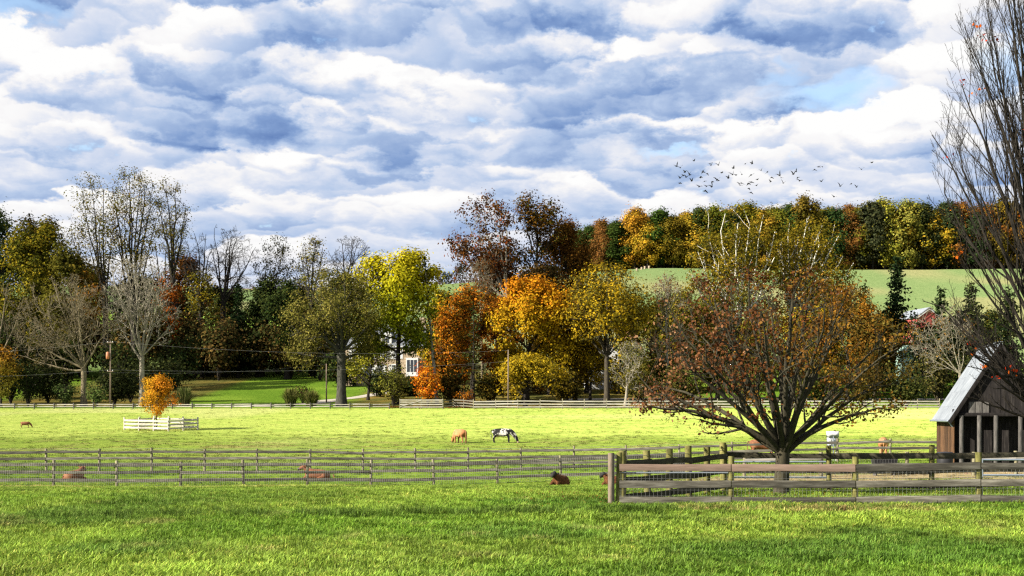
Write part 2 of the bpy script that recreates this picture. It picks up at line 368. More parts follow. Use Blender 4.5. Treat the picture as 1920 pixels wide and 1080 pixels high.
m_rough('wool_brown', [(.3, (.030, .013, .006)), (.5, (.085, .033, .012)), (.75, (.19, .08, .03))], (1, 1, 1), 9, 1, 1, .05, .0)
m_rough('black_hide', [(.3, (.008, .007, .007)), (.7, (.022, .02, .019))], (1, 1, 1), 5, .7, .1, .01, .0)
m_rough('horn', [(.3, (.4, .36, .28)), (.7, (.55, .5, .4))], (1, 1, 1), 5, .5, 0, .01, .0)
m_rough('hoof', [(.3, (.03, .025, .02)), (.7, (.06, .05, .04))], (1, 1, 1), 5, .6, 0, .01, .0)
m_rough('pink_skin', [(.3, (.50, .30, .24)), (.7, (.62, .42, .34))], (1, 1, 1), 5, .7, 0, .01, .0)
#@@PART2
# ------------------------------------------------------------------ ground sheet, lane, drive
def build_ground():
    ys = np.concatenate([np.arange(-300, 0, 30), np.arange(0, 16, 1.0), np.arange(16, 60, .5), np.arange(60, 230, 1.4), np.arange(230, 620, 5.0), np.geomspace(620, 6000, 30)])
    xh = np.concatenate([np.arange(0, 16, .5), np.arange(16, 45, 1.0), np.arange(45, 100, 2.0), np.arange(100, 260, 6.0), np.geomspace(260, 4000, 24)])
    xs = np.concatenate([-xh[:0:-1], xh])
    X, Y = np.meshgrid(xs, ys); Z = gz(X, Y)
    V = np.stack([X, Y, Z], -1).reshape(-1, 3)
    nx, ny = len(xs), len(ys)
    i = np.arange(nx - 1)[None, :] + nx * np.arange(ny - 1)[:, None]
    Q = np.stack([i, i + 1, i + 1 + nx, i + nx], -1).reshape(-1, 4)
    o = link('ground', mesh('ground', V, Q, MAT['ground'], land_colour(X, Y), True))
    tag(o, 'green pasture ground rising towards the wooded hill', kind='structure')
build_ground()

def strip(name, pts, width, mat, label, up=.03):
    """a sheet laid on the land along pts [(x,y)...]"""
    P = []
    for a, b in zip(pts[:-1], pts[1:]):
        n = max(2, int(math.hypot(b[0] - a[0], b[1] - a[1]) / 1.0))
        for k in range(n): P.append((a[0] + (b[0] - a[0]) * k / n, a[1] + (b[1] - a[1]) * k / n))
    P.append(pts[-1]); P = np.array(P); T = np.gradient(P, axis=0); T /= np.linalg.norm(T, axis=1)[:, None]
    Nn = np.stack([-T[:, 1], T[:, 0]], 1); r = np.linspace(-.5, .5, 5)
    G = P[:, None, :] + Nn[:, None, :] * (r * width)[None, :, None]
    Z = gz(G[..., 0], G[..., 1]) + up + .06 * (1 - (2 * r[None, :]) ** 2)
    V = np.concatenate([G, Z[..., None]], -1).reshape(-1, 3); m = 5
    i = np.arange(m - 1)[None, :] + m * np.arange(len(P) - 1)[:, None]
    Q = np.stack([i, i + 1, i + 1 + m, i + m], -1).reshape(-1, 4)
    return tag(link(name, mesh(name, V, Q, MAT[mat], None, True)), label, kind='structure')
strip('gravel_lane', [(-92, 211), (-60, 212), (-42, 214), (-33, 222), (-29, 233)], 2.4, 'gravel', 'pale gravel lane running behind the far rail fence', .05)
strip('gravel_drive', [(-32.5, 231), (-28, 240), (-24, 252), (-20, 262)], 2.6, 'gravel', 'pale gravel drive climbing to the stone house', .05)
strip('country_road', [(8, 236), (18, 238), (40, 240), (80, 236)], 3.0, 'gravel', 'pale road glimpsed through the trunks behind the board fence', .12)

# ------------------------------------------------------------------ grass
def tuft_object(name, seed, blades, h, spread, w, droop):
    r = np.random.default_rng(seed); V = []; Q = []; C = []
    for b in range(blades):
        a = r.uniform(0, 2 * math.pi); rad = spread * math.sqrt(r.random()); bx, by = rad * math.cos(a), rad * math.sin(a)
        la = a + r.normal(0, .9); hh = h * r.uniform(.55, 1.25); ww = w * r.uniform(.7, 1.3); dr = droop * r.uniform(.3, 1.3) * hh
        dx, dy = math.cos(la), math.sin(la); sx, sy = -dy * ww / 2, dx * ww / 2
        p0 = (bx, by, -.02); p1 = (bx + dx * dr * .35, by + dy * dr * .35, hh * .6); p2 = (bx + dx * dr, by + dy * dr, hh * (1 - .25 * droop))
        i = len(V)
        V += [(p0[0] - sx, p0[1] - sy, p0[2]), (p0[0] + sx, p0[1] + sy, p0[2]), (p1[0] + sx * .8, p1[1] + sy * .8, p1[2]), (p1[0] - sx * .8, p1[1] - sy * .8, p1[2]),
              (p2[0] + sx * .15, p2[1] + sy * .15, p2[2]), (p2[0] - sx * .15, p2[1] - sy * .15, p2[2])]
        Q += [(i, i + 1, i + 2, i + 3), (i + 3, i + 2, i + 4, i + 5)]
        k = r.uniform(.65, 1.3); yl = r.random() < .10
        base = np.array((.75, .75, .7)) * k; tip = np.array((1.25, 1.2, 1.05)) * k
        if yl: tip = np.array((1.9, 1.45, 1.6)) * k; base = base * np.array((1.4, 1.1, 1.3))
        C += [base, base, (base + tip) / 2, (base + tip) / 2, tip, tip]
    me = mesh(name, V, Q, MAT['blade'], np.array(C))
    return bpy.data.objects.new(name, me)

def scatter(name, P, S, tint, sources, label, seed=3, category=None):
    """one grass object: points carrying size and tint, a tuft set on each by geometry nodes"""
    P = np.asarray(P, np.float32); n = len(P); r = np.random.default_rng(seed)
    me = bpy.data.meshes.new(name); me.vertices.add(n); me.vertices.foreach_set('co', P.ravel())
    a = me.attributes.new('size', 'FLOAT', 'POINT'); a.data.foreach_set('value', np.asarray(S, np.float32))
    a = me.attributes.new('turn', 'FLOAT', 'POINT'); a.data.foreach_set('value', r.uniform(0, 6.28, n).astype(np.float32))
    a = me.attributes.new('tint', 'FLOAT_COLOR', 'POINT'); c = np.ones((n, 4), np.float32); c[:, :3] = tint; a.data.foreach_set('color', c.ravel())
    a = me.attributes.new('pick', 'INT', 'POINT'); a.data.foreach_set('value', r.integers(0, len(sources), n).astype(np.int32))
    me.materials.append(MAT['blade'])
    o = link(name, me); tag(o, label, category or name.replace('_', ' '), kind='stuff')
    g = bpy.data.node_groups.new(name, 'GeometryNodeTree')
    g.interface.new_socket('Geometry', in_out='INPUT', socket_type='NodeSocketGeometry')
    g.interface.new_socket('Geometry', in_out='OUTPUT', socket_type='NodeSocketGeometry')
    L = g.links.new; nn = g.nodes.new
    gi, go = nn('NodeGroupInput'), nn('NodeGroupOutput')
    m2p = nn('GeometryNodeMeshToPoints'); L(gi.outputs[0], m2p.inputs['Mesh'])
    ins = nn('GeometryNodeInstanceOnPoints'); L(m2p.outputs[0], ins.inputs['Points'])
    gt = nn('GeometryNodeGeometryToInstance')
    for s in reversed(sources):
        oi = nn('GeometryNodeObjectInfo'); oi.inputs['Object'].default_value = s
        L(oi.outputs['Geometry'], gt.inputs[0])
    L(gt.outputs[0], ins.inputs['Instance']); ins.inputs['Pick Instance'].default_value = True
    def named(nm, typ):
        x = nn('GeometryNodeInputNamedAttribute'); x.data_type = typ; x.inputs['Name'].default_value = nm; return x.outputs['Attribute']
    L(named('pick', 'INT'), ins.inputs['Instance Index']); L(named('size', 'FLOAT'), ins.inputs['Scale'])
    cx = nn('ShaderNodeCombineXYZ'); L(named('turn', 'FLOAT'), cx.inputs[2])
    try: L(cx.outputs[0], ins.inputs['Rotation'])
    except Exception: pass
    L(ins.outputs[0], go.inputs[0])
    md = o.modifiers.new('scatter', 'NODES'); md.node_group = g
    return o

def build_grass():
    r = np.random.default_rng(5)
    short = [tuft_object('short_tuft', s, 26, .11, .13, .012, .8) for s in range(4)]
    far = [tuft_object('coarse_tuft', 20 + s, 22, .12, .30, .03, .8) for s in range(3)]
    rank = [tuft_object('rank_tuft', 40 + s, 24, .30, .14, .014, 1.15) for s in range(4)]
    def area(y0, y1, dens, pad=2.0):
        n = int((y1 - y0) * ((y0 + y1) / 2 * .76 + 2 * pad) * dens)
        y = np.sqrt(r.uniform(y0 ** 2, y1 ** 2, n)); x = r.uniform(-1, 1, n) * (y * .38 + pad); return x, y
    # near sward
    x1, y1 = area(15, 30, 36); x2, y2 = area(30, 50, 20); x3, y3 = area(50, 75, 7)
    x = np.concatenate([x1, x2, x3]); y = np.concatenate([y1, y2, y3])
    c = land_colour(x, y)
    soil = (c[:, 0] > c[:, 1] * 1.15) & (r.random(len(x)) < .85) & (y > 44)
    x, y, c = x[~soil], y[~soil], c[~soil]
    s = .62 + 1.35 * vnoise(x, y, 1.0, 21) * vnoise(x, y, 4.5, 22) + .4 * r.random(len(x)) ** 2
    s *= 1 - .25 * sstep(34, 48, y)
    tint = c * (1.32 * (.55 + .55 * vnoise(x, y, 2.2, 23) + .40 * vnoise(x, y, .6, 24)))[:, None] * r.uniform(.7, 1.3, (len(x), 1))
    tint *= np.where(r.random((len(x), 1)) < .07, np.array([[1.5, 1.15, 1.6]]), 1.0)
    scatter('grass', np.stack([x, y, gz(x, y)], 1), s, tint, short, 'short green grass covering the foreground paddock', 3)
    # coarse pasture grass further off
    x1, y1 = area(75, 108, 2.2); x2, y2 = area(108, 150, 1.3); x3, y3 = area(150, 204, .35)
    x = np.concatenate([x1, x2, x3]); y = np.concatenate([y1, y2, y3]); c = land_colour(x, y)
    keep = r.random(len(x)) < .15 + .85 * sstep(.35, .6, vnoise(x, y * 2.2, 2.6, 14)); x, y, c = x[keep], y[keep], c[keep]
    tint = c * r.uniform(.7, 1.1, (len(x), 1))
    scatter('pasture_grass', np.stack([x, y, gz(x, y)], 1), r.uniform(.5, 1.1, len(x)), tint, far, 'coarse grazed grass over the bright pasture', 4)
    # rank dark grass along the ditch, tufts by the posts
    x, y = [], []
    for (xp, yd, sx, m) in [(250,30.6,1.0,62),(320,30.9,.5,43),(120,31.2,.8,37),(450,31.2,.6,27),(600,30.7,.9,49),(690,31.0,.5,34),(770,31.3,.6,24),(880,30.9,.7,52),(960,31.1,.5,43),(1040,31.4,.6,37),(1130,31.9,.8,55),(1190,32.2,.5,49),(30,30.2,.9,37)]:
        x.append(r.normal((xp - XC) / F * yd, sx, m)); y.append(r.normal(yd, .5, m))
    x = np.concatenate(x); y = np.concatenate(y)
    x2 = r.uniform(2, 16, 260); y2 = 32.0 + r.normal(0, 1.2, 260); k = vnoise(x2, y2, 1.3, 32) > .55; x2, y2 = x2[k], y2[k]
    x3 = r.uniform(-13, 15, 620); y3 = r.uniform(17, 33, 620)
    x4 = np.concatenate([r.uniform(2.6, 17, 170), r.uniform(-26, 5, 200), np.repeat(np.array([(q - XC) / F * 35 for q in (1160, 1370, 1603, 1837)]), 9) + r.normal(0, .12, 36)])
    y4 = np.concatenate([35.0 + r.normal(0, .14, 170), 68.0 + r.normal(0, .15, 200), 34.95 + r.normal(0, .08, 36)])
    xx = np.concatenate([x, x2, x3, x4]); yy = np.concatenate([y, y2, y3, y4])
    s = np.concatenate([r.uniform(.35, .95, len(x)), r.uniform(.4, .8, len(x2)), r.uniform(.25, .6, len(x3)), r.uniform(.3, .6, len(x4))])
    tint = np.array((.085, .145, .022)) * r.uniform(.6, 1.5, (len(xx), 1)); tint[len(x) + len(x2):] *= np.array((1.5, 1.35, 1.4))
    scatter('rank_grass', np.stack([xx, yy, gz(xx, yy)], 1), s, tint, rank, 'long dark grass arching over the shallow ditch', 6)
build_grass()

# ------------------------------------------------------------------ trees
UP = np.array([0, 0, 1.0])
def unit(a): return a / np.maximum(np.linalg.norm(a, axis=-1, keepdims=True), 1e-9)

def tubes(P, R, sides):
    N, K, _ = P.shape
    T = np.empty_like(P); T[:, 1:-1] = P[:, 2:] - P[:, :-2]; T[:, 0] = P[:, 1] - P[:, 0]; T[:, -1] = P[:, -1] - P[:, -2]
    T = unit(T)
    ref = np.where(np.abs(T[:, 0, 2:3]) > .8, np.array([[1., 0, 0]]), np.array([[0., 0, 1.]]))[:, None, :]
    U = unit(np.cross(T, ref)); W = np.cross(T, U)
    a = np.arange(sides) / sides * 2 * np.pi
    V = P[:, :, None] + R[:, :, None, None] * (np.cos(a)[:, None] * U[:, :, None] + np.sin(a)[:, None] * W[:, :, None])
    b = (np.arange(N) * K * sides)[:, None, None] + (np.arange(K - 1) * sides)[None, :, None]
    s = np.arange(sides)[None, None, :]; s2 = (s + 1) % sides
    Q = np.stack([b + s, b + s2, b + s2 + sides, b + s + sides], -1).reshape(-1, 4)
    return V.reshape(-1, 3), Q

def children(r, P, R, n, ang, av, lr, env, trop=.1, wob=.16, K=5, t0=.25, rr=.6, rmin=.01, tl=.5, droop=0.0, fan=0.0):
    """n side branches on every branch of (P,R)"""
    N, Kp, _ = P.shape
    L = np.linalg.norm(np.diff(P, axis=1), axis=2).sum(1)
    t = t0 + (1 - t0) * (np.arange(n)[None, :] + r.uniform(.1, .9, (N, n))) / n
    f = t * (Kp - 1); i = np.minimum(f.astype(int), Kp - 2); w = (f - i)[..., None]; a = np.arange(N)[:, None]
    p0 = P[a, i] * (1 - w) + P[a, i + 1] * w; tan = unit(P[a, i + 1] - P[a, i])
    r0 = (R[a, i] * (1 - w[..., 0]) + R[a, i + 1] * w[..., 0]) * rr * r.uniform(.75, 1.1, (N, n))
    ref = np.where(np.abs(tan[..., 2:3]) > .8, np.array([1., 0, 0]), UP)
    U = unit(np.cross(tan, ref)); W = np.cross(tan, U)
    az = (np.arange(n)[None, :] * 2.4 + r.uniform(0, 6.28, (N, 1)) + r.normal(0, .5, (N, n)))[..., None]
    A = np.radians(r.normal(ang, av, (N, n)) + fan * (.5 - (t - t0) / (1 - t0)))[..., None]
    d = unit(np.cos(A) * tan + np.sin(A) * (np.cos(az) * U + np.sin(az) * W) + trop * UP)
    ln = lr * L[:, None] * (1 - tl * (t - t0)) * r.uniform(.65, 1.2, (N, n))
    p0 = p0.reshape(-1, 3); d = d.reshape(-1, 3); ln = ln.ravel(); r0 = r0.ravel()
    if env is not None:
        c, er = env; q = (p0 - c) / er; e = d / er
        B = (q * e).sum(1); A2 = (e * e).sum(1); Cc = (q * q).sum(1) - 1
        disc = B * B - A2 * Cc
        small = .16 * er.mean()
        far = np.where(disc > 0, (-B + np.sqrt(np.maximum(disc, 0))) / A2, small)
        ln = np.minimum(ln, np.maximum(far * r.uniform(.85, 1.08, len(ln)), np.minimum(.12 * ln, small)))
    M = len(p0); PP = np.empty((M, K, 3)); PP[:, 0] = p0
    for k in range(1, K):
        d = unit(d + r.normal(0, wob, (M, 3)) + (trop * .5 - droop * k / K) * UP)
        PP[:, k] = PP[:, k - 1] + d * (ln / (K - 1))[:, None]
    RR = np.maximum(r0[:, None] * np.linspace(1, .3, K)[None, :], rmin)
    return PP, RR

def quads(r, C, Nn, size, aspect=.7):
    """leaf-shaped quads at C facing Nn"""
    n = len(C); ref = unit(r.normal(0, 1, (n, 3))); U = unit(np.cross(Nn, ref)); W = np.cross(Nn, U); s = np.asarray(size)[:, None]
    V = np.stack([C - U * s * .5, C + W * s * aspect * .5, C + U * s * .5, C - W * s * aspect * .5], 1)
    return V.reshape(-1, 3), np.arange(n * 4).reshape(-1, 4)

LK = 0.55
def leaf_cloud(r, pts, n, size, pal, per=14, spread=.5, centre=None, grad=None, lit=.6, flat=1.0):
    """n leaves gathered in clumps round pts; pal = list of photo colours; grad(p)->0..1 picks along the palette"""
    nc = max(1, n // per); cc = pts[r.integers(0, len(pts), nc)] + r.normal(0, spread * .3, (nc, 3))
    ci = np.repeat(np.arange(nc), per); m = len(ci)
    off = r.normal(0, 1, (m, 3)) * spread * r.uniform(.6, 1.3, nc)[ci][:, None]; off[:, 2] *= .75 * flat
    C = cc[ci] + off
    out = unit(off) * lit
    if centre is not None: out = out + .45 * unit(C - centre)
    Nn = unit(out + .45 * unit(r.normal(0, 1, (m, 3))) + .22 * UP)
    V, Q = quads(r, C, Nn, size * r.uniform(.6, 1.35, m), .75)
    P = np.array([srgb(*c, LK) for c in pal])
    if grad is None: base = P[r.integers(0, len(P), nc)]
    else:
        g = np.clip(grad(cc) + r.normal(0, .13, nc), 0, .999) * (len(P) - 1); i = g.astype(int); w = (g - i)[:, None]
        base = P[i] * (1 - w) + P[np.minimum(i + 1, len(P) - 1)] * w
    base = base * r.uniform(.72, 1.22, (nc, 1))
    c = base[ci] * r.uniform(.72, 1.28, (m, 1))
    return V, Q, np.repeat(c, 4, axis=0)

def join(parts):
    V, Q, o = [], [], 0
    for v, q in parts: V.append(v); Q.append(q + o); o += len(v)
    return np.concatenate(V), np.concatenate(Q)

TREES = {}
def tree(name, label, bx, d, top, xl, xr, cb, tw=10, seed=1, bark='bark_brown', leaf=None, fork=None, stems=None, n1=18, n2=8, n3=5, n4=0,
         ang=52, trop=.12, wob=.15, depth=.9, group=None, lean=None, trunk_top=.82, sides=(8, 6, 4, 3, 3), rmin=.02, l2=.5, l3=.48, category='tree', K=5, t1=.3, rr=.6, droop=0, base_y=None, bark2=None, stem_r=None):
    """a broadleaf tree: pixel extents give crown envelope at distance d"""
    r = np.random.default_rng(seed); b = ground_px(bx, d); s = d / F
    H = (YH - top) * s - b.z
    cz0 = (YH - cb) * s - b.z; cx = ((xl + xr) / 2 - bx) * s; rx = (xr - xl) / 2 * s
    env = (np.array([cx, 0, (H + cz0) / 2]), np.array([rx, rx * depth, max((H - cz0) / 2, .5)]))
    root = empty(name, b, label, category, group)
    r0 = tw * s / 2
    tk = 9
    tt = np.linspace(0, 1, tk)
    tx = cx * .8 if lean is None else (lean - bx) * s
    TP = np.zeros((1, tk, 3)); TP[0, :, 2] = tt * H * trunk_top - .25; TP[0, :, 0] = tx * tt ** 1.5
    TP[0, 1:, :2] += np.cumsum(r.normal(0, H * .006, (tk - 1, 2)), 0)
    TR = np.maximum(r0 * (1 - .8 * tt ** .9)[None, :], rmin); TR[0, 0] *= 1.45; TR[0, 1] *= 1.02
    parts = []; lev = []; fine = []
    if stems:
        fz = .3 * H if fork is None else ((YH - fork) * s - b.z)
        kt = 5; TP = TP[:, :kt].copy(); u = np.linspace(0, 1, kt)
        TP[0, :, 2] = -.25 + u * (fz + .25); TP[0, :, 0] = (0 if lean is None else (lean - bx) * s) * u; TP[0, :, 1] = 0
        TR = (r0 * (1 - .15 * u))[None, :].copy(); TR[0, 0] *= 1.4; TR[0, 1] *= 1.05
        K0 = 9; SP = np.empty((len(stems), K0, 3)); SR = np.empty((len(stems), K0)); u = np.linspace(0, 1, K0)[:, None]
        for k, st in enumerate(stems):
            x, y, dd = st[0], st[1], st[2]; h0 = st[3] if len(st) > 3 else 1.0; sag = st[4] if len(st) > 4 else .12
            tgt = np.array([(x - bx) * s, dd, (YH - y) * s - b.z])
            f = h0 * 4; i = min(int(f), 3); st0 = TP[0, i] * (1 - (f - i)) + TP[0, i + 1] * (f - i)
            if h0 > 1: st0 = TP[0, -1] + (h0 - 1) * np.array([0, 0, H - fz])
            L = np.linalg.norm(tgt - st0); mid = (st0 + tgt) / 2 + np.array([0, 0, -sag * L * (1 if tgt[2] > st0[2] else -1)]) * (abs(tgt[0] - st0[0]) / max(L, .1))
            c = (1 - u) ** 2 * st0 + 2 * u * (1 - u) * mid + u ** 2 * tgt
            c[1:-1] += np.cumsum(r.normal(0, L * .009, (K0 - 2, 3)), 0); SP[k] = c
            q = r0 * (stem_r or (.62 if len(stems) < 6 else .46)) * r.uniform(.75, 1.1)
            SR[k] = np.maximum(q * (1 - .85 * u[:, 0] ** .8), rmin)
        parts.append(tubes(TP, TR, sides[0])); P, R = SP, SR; parts.append(tubes(P, R, sides[1])); lev.append(P)
        ns = (n1, n2, n3)
        spec = [(n1, ang, .42, .25), (n2, ang * .95, l2, .2), (n3, 42, l3, .15)]
    else:
        parts.append(tubes(TP, TR, sides[0]))
        t0 = min(.75, max(t1, .92 * cz0 / (H * trunk_top))) if fork is None else max(.05, (((YH - fork) * s - b.z) / (H * trunk_top)))
        P, R = children(r, TP, TR, n1, ang, 11, 10.0, (env[0], env[1] * .97), trop, wob, K + 2, t0, rr, rmin, .0, droop, 62)
        parts.append(tubes(P, R, sides[1])); lev.append(P)
        spec = [(n2, 46, l2, .2), (n3, 44, l3, .15)]
    full = bool(leaf) and leaf['n'] * leaf.get('mul', 1.6) >= 2400 and d > 100
    for j, (n, an, l, tz) in enumerate(spec):
        P, R = children(r, P, R, n, an, 12, l, (env[0], env[1] * 1.05), trop, wob, K - (j > 0) - (d > 100 and j == len(spec) - 1), tz, .58, rmin, .45, droop)
        lev.append(P)
        if full and j == len(spec) - 1: continue
        (parts if bark2 is None or j == 0 else fine).append(tubes(P, R, sides[min(2 + j, 4)]))
    if n4:
        P, R = children(r, P, R, n4, 40, 12, .5, None, trop, wob, 3, .15, .6, rmin, .4, droop)
        (parts if bark2 is None else fine).append(tubes(P, R, 3)); lev.append(P)
    nthick = sum(len(q) for _, q in parts); V, Q = join(parts + fine)
    me = mesh('trunk', V, Q, MAT[bark], None, True)
    if fine:
        me.materials.append(MAT[bark2]); me.polygons.foreach_set('material_index', (np.arange(len(Q)) >= nthick).astype(np.int32))
    tr = link('trunk', me, root)
    if leaf:
        lf = dict(leaf); pts = np.concatenate([lev[-1][:, 1:].reshape(-1, 3), lev[-2][:, 2:].reshape(-1, 3)])
        n = int(lf.pop('n') * lf.pop('mul', 1.6) * (1.05 if d > 100 else 1)); size = lf.pop('size') * (.94 if d > 100 else 1.08); pal = lf.pop('pal'); gr = lf.pop('grad', None)
        if gr == 'z': g = lambda p: (p[:, 2] - cz0) / max(H - cz0, 1)
        elif gr == 'x': g = lambda p: (p[:, 0] - cx + rx) / (2 * rx)
        else: g = gr
        V, Q, c = leaf_cloud(r, pts, n, size, pal, grad=g, centre=env[0], **lf)
        link('crown', mesh('crown', V, Q, MAT['leaf'], c), root)
    return root

def conifer(name, label, bx, d, top, w, seed=1, pal=((28, 44, 26), (40, 58, 30), (52, 66, 36)), n=90, bark='bark_dark', base=.06, dens=26, size=.55, droop=.25, group=None, tw=7, shape=.85, gap=0.0, lean=0.0):
    """whorled evergreen: tapering trunk, drooping boughs, needle sprays"""
    r = np.random.default_rng(seed); b = ground_px(bx, d); s = d / F; H = (YH - top) * s - b.z; Rr = w * s / 2
    root = empty(name, b, label, 'tree', group)
    u = np.linspace(0, 1, 8); TP = np.zeros((1, 8, 3)); TP[0, :, 2] = -.25 + u * (H + .2); TP[0, :, 0] = lean * s * u
    TR = np.maximum(tw * s / 2 * (1 - u), .02)[None]
    t = np.sort(base + (1 - base) * r.random(n) ** .9); az = r.uniform(0, 6.28, n)
    L = Rr * np.clip(1 - t, .03, 1) ** shape * r.uniform(.55, 1.15, n) * (1 - gap * (r.random(n) < .5))
    K = 5; P = np.empty((n, K, 3)); v = np.linspace(0, 1, K)
    P[..., 0] = lean * s * t[:, None] + np.cos(az)[:, None] * L[:, None] * v; P[..., 1] = np.sin(az)[:, None] * L[:, None] * v
    P[..., 2] = (t * H)[:, None] + L[:, None] * (.12 * v - droop * v ** 2)
    R = np.maximum((L * .02)[:, None] * (1 - .8 * v), .015)
    V, Q = join([tubes(TP, TR, 6), tubes(P, R, 3)])
    link('trunk', mesh('trunk', V, Q, MAT[bark], None, True), root)
    m = np.maximum((dens * L / Rr).astype(int), 4); bi = np.repeat(np.arange(n), m); q = r.random(len(bi)) ** .7
    f = q * (K - 1); i = np.minimum(f.astype(int), K - 2); ww = (f - i)[:, None]
    C = P[bi, i] * (1 - ww) + P[bi, i + 1] * ww + r.normal(0, 1, (len(bi), 3)) * (np.array([.16, .16, .10]) * Rr * .55)
    Nn = unit(np.stack([np.cos(az[bi]) * .5, np.sin(az[bi]) * .5, np.full(len(bi), .55)], 1) + r.normal(0, .5, (len(bi), 3)))
    V, Q = quads(r, C, Nn, size * r.uniform(.6, 1.4, len(bi)), .55)
    pp = np.array([srgb(*c, LK) for c in pal]); c = pp[r.integers(0, len(pp), n)][bi] * r.uniform(.6, 1.4, (len(bi), 1))
    link('crown', mesh('crown', V, Q, MAT['leaf'], np.repeat(c, 4, 0)), root)
    return root

def shrub(name, label, cxp, d, top, w, seed, pal, n=900, size=.3, kind='leafy', bark='bark_brown', group=None, category='shrub', depth=1.0):
    """leafy: stems and leaves filling a dome; grassy: a mound of arching blades"""
    r = np.random.default_rng(seed); b = ground_px(cxp, d); s = d / F; H = (YH - top) * s - b.z; Rr = w * s / 2
    root = empty(name, b, label, category, group); pp = np.array([srgb(*c, LK) for c in pal])
    if kind == 'grassy':
        a = r.uniform(0, 6.28, n); rad = Rr * .45 * np.sqrt(r.random(n)); el = r.uniform(.25, 1, n); K = 4; v = np.linspace(0, 1, K)
        ln = Rr * .95 * (1.1 - el) + rad * .2; hh = H * (.55 + .5 * el)
        P = np.empty((n, K, 3)); q = (rad[:, None] + ln[:, None] * v ** 1.6)
        P[..., 0] = np.cos(a)[:, None] * q; P[..., 1] = np.sin(a)[:, None] * q; P[..., 2] = hh[:, None] * (1.5 * v - .62 * v ** 2) / .9 * (.75 + .25 * el[:, None])
        W = np.stack([-np.sin(a), np.cos(a), 0 * a], 1)[:, None, :] * (size * np.array([.8, 1, .8, .3]))[None, :, None] * .5
        V = np.stack([P - W, P + W], 2).reshape(-1, 3)
        i = (np.arange(n) * 2 * K)[:, None] + 2 * np.arange(K - 1)[None, :]
        Q = np.stack([i, i + 1, i + 3, i + 2], -1).reshape(-1, 4)
        c = np.repeat(pp[r.integers(0, len(pp), n)] * r.uniform(.6, 1.4, (n, 1)), 2 * K, 0) * np.tile(np.repeat([.7, .9, 1.1, 1.3], 2), n)[:, None]
        link('blades', mesh('blades', V, Q, MAT['leaf'], c), root); return root
    m = 16; a = r.uniform(0, 6.28, m); SP = np.empty((m, 4, 3)); v = np.linspace(0, 1, 4)
    q = Rr * .8 * np.sqrt(r.random(m)); hh = H * r.uniform(.6, .95, m)
    SP[..., 0] = (np.cos(a) * q)[:, None] * v; SP[..., 1] = depth * (np.sin(a) * q)[:, None] * v; SP[..., 2] = hh[:, None] * v ** .8 - .1
    SR = np.full((m, 4), max(.02, H * .012)) * (1 - .6 * v)[None]
    P, R = children(r, SP, SR, 4, 50, 12, .5, None, .1, .2, 3, .2, .6, .012)
    V, Q = join([tubes(SP, SR, 4), tubes(P, R, 3)]); link('stems', mesh('stems', V, Q, MAT[bark], None, True), root)
    pts = np.concatenate([P[:, 1:].reshape(-1, 3), SP[:, 1:].reshape(-1, 3)])
    V, Q, c = leaf_cloud(r, pts, n, size, pal, per=10, spread=min(Rr, H) * .2, centre=np.array([0, 0, H * .4]))
    V[:, 2] = np.maximum(V[:, 2], .02)
    link('foliage', mesh('foliage', V, Q, MAT['leaf'], c), root); return root
#@@PART3
# palettes (photo colours)
OLIVE = [(118,112,32),(140,128,36),(96,98,34),(156,136,40)]
OLIVED = [(100,98,36),(122,114,42),(80,84,34),(138,122,46)]
YELLOW = [(214,196,34),(196,184,36),(168,166,34),(226,204,60)]
GOLD = [(206,172,38),(188,154,34),(160,138,36),(216,182,48)]
ORANGE = [(226,140,36),(208,116,32),(164,104,34),(236,156,40),(122,98,36)]
RUSSET = [(116,74,36),(96,62,32),(134,86,38),(84,60,34)]
GREEN = [(70,96,34),(86,110,40),(58,82,32),(100,120,44)]
DARKG = [(60,74,38),(74,86,42),(50,64,36),(88,96,46)]
BRONZE = [(120,84,32),(98,72,30),(138,98,36),(84,66,30)]

# ---- left-hand group
tree('broadleaf_tree','dark green tree cut by the photo\'s left edge',-5,285,398,-70,74,600,14,101,'bark_dark',dict(n=7000,size=.5,pal=DARKG,spread=.9))
tree('broadleaf_tree','tall dark bronze tree rising behind the olive trees at far left',75,292,396,20,112,590,12,102,'bark_dark',dict(n=6500,size=.5,pal=[(70,66,28),(56,56,28),(92,70,30)],spread=.8))
tree('broadleaf_tree','full olive yellow oak near the left edge of the tree line',70,262,420,-4,150,640,13,103,'bark_dark',dict(n=9000,size=.5,pal=OLIVE+[(88,90,32)],spread=.8))
tree('broadleaf_tree','rounded olive tree with an orange flank beside the tall bare trunks',122,255,466,80,186,640,10,104,'bark_dark',dict(n=7000,size=.48,pal=OLIVED+[(176,112,34)],spread=.75,grad='x'))
SPARSE = [(116,112,46),(140,130,54),(92,94,40),(156,136,56)]
tree('tall_tree','tall sparse leaved tree leaning left, first of the three tallest',200,270,330,112,214,520,12,105,'bark_dark',dict(n=2700,size=.36,pal=SPARSE,spread=.85,per=9,mul=1.15),fork=555,lean=197,
     stems=[(172,345,0),(150,372,2),(196,352,-1),(130,432,1,.9),(188,400,-3),(160,450,3,.85),(208,430,2)],n1=7,n2=5,n3=4,rmin=.03)
tree('tall_tree','tallest sparse leaved tree with forked black trunks',255,274,318,188,304,520,15,106,'bark_dark',dict(n=4200,size=.36,pal=SPARSE+[(140,112,36)],spread=.9,per=9,mul=1.15),fork=575,lean=250,
     stems=[(242,325,0),(262,330,2),(216,352,-2),(290,372,1),(204,420,2,.95),(296,425,-2,.95),(228,345,3),(278,350,-3),(250,400,-4)],n1=7,n2=5,n3=4,rmin=.03)
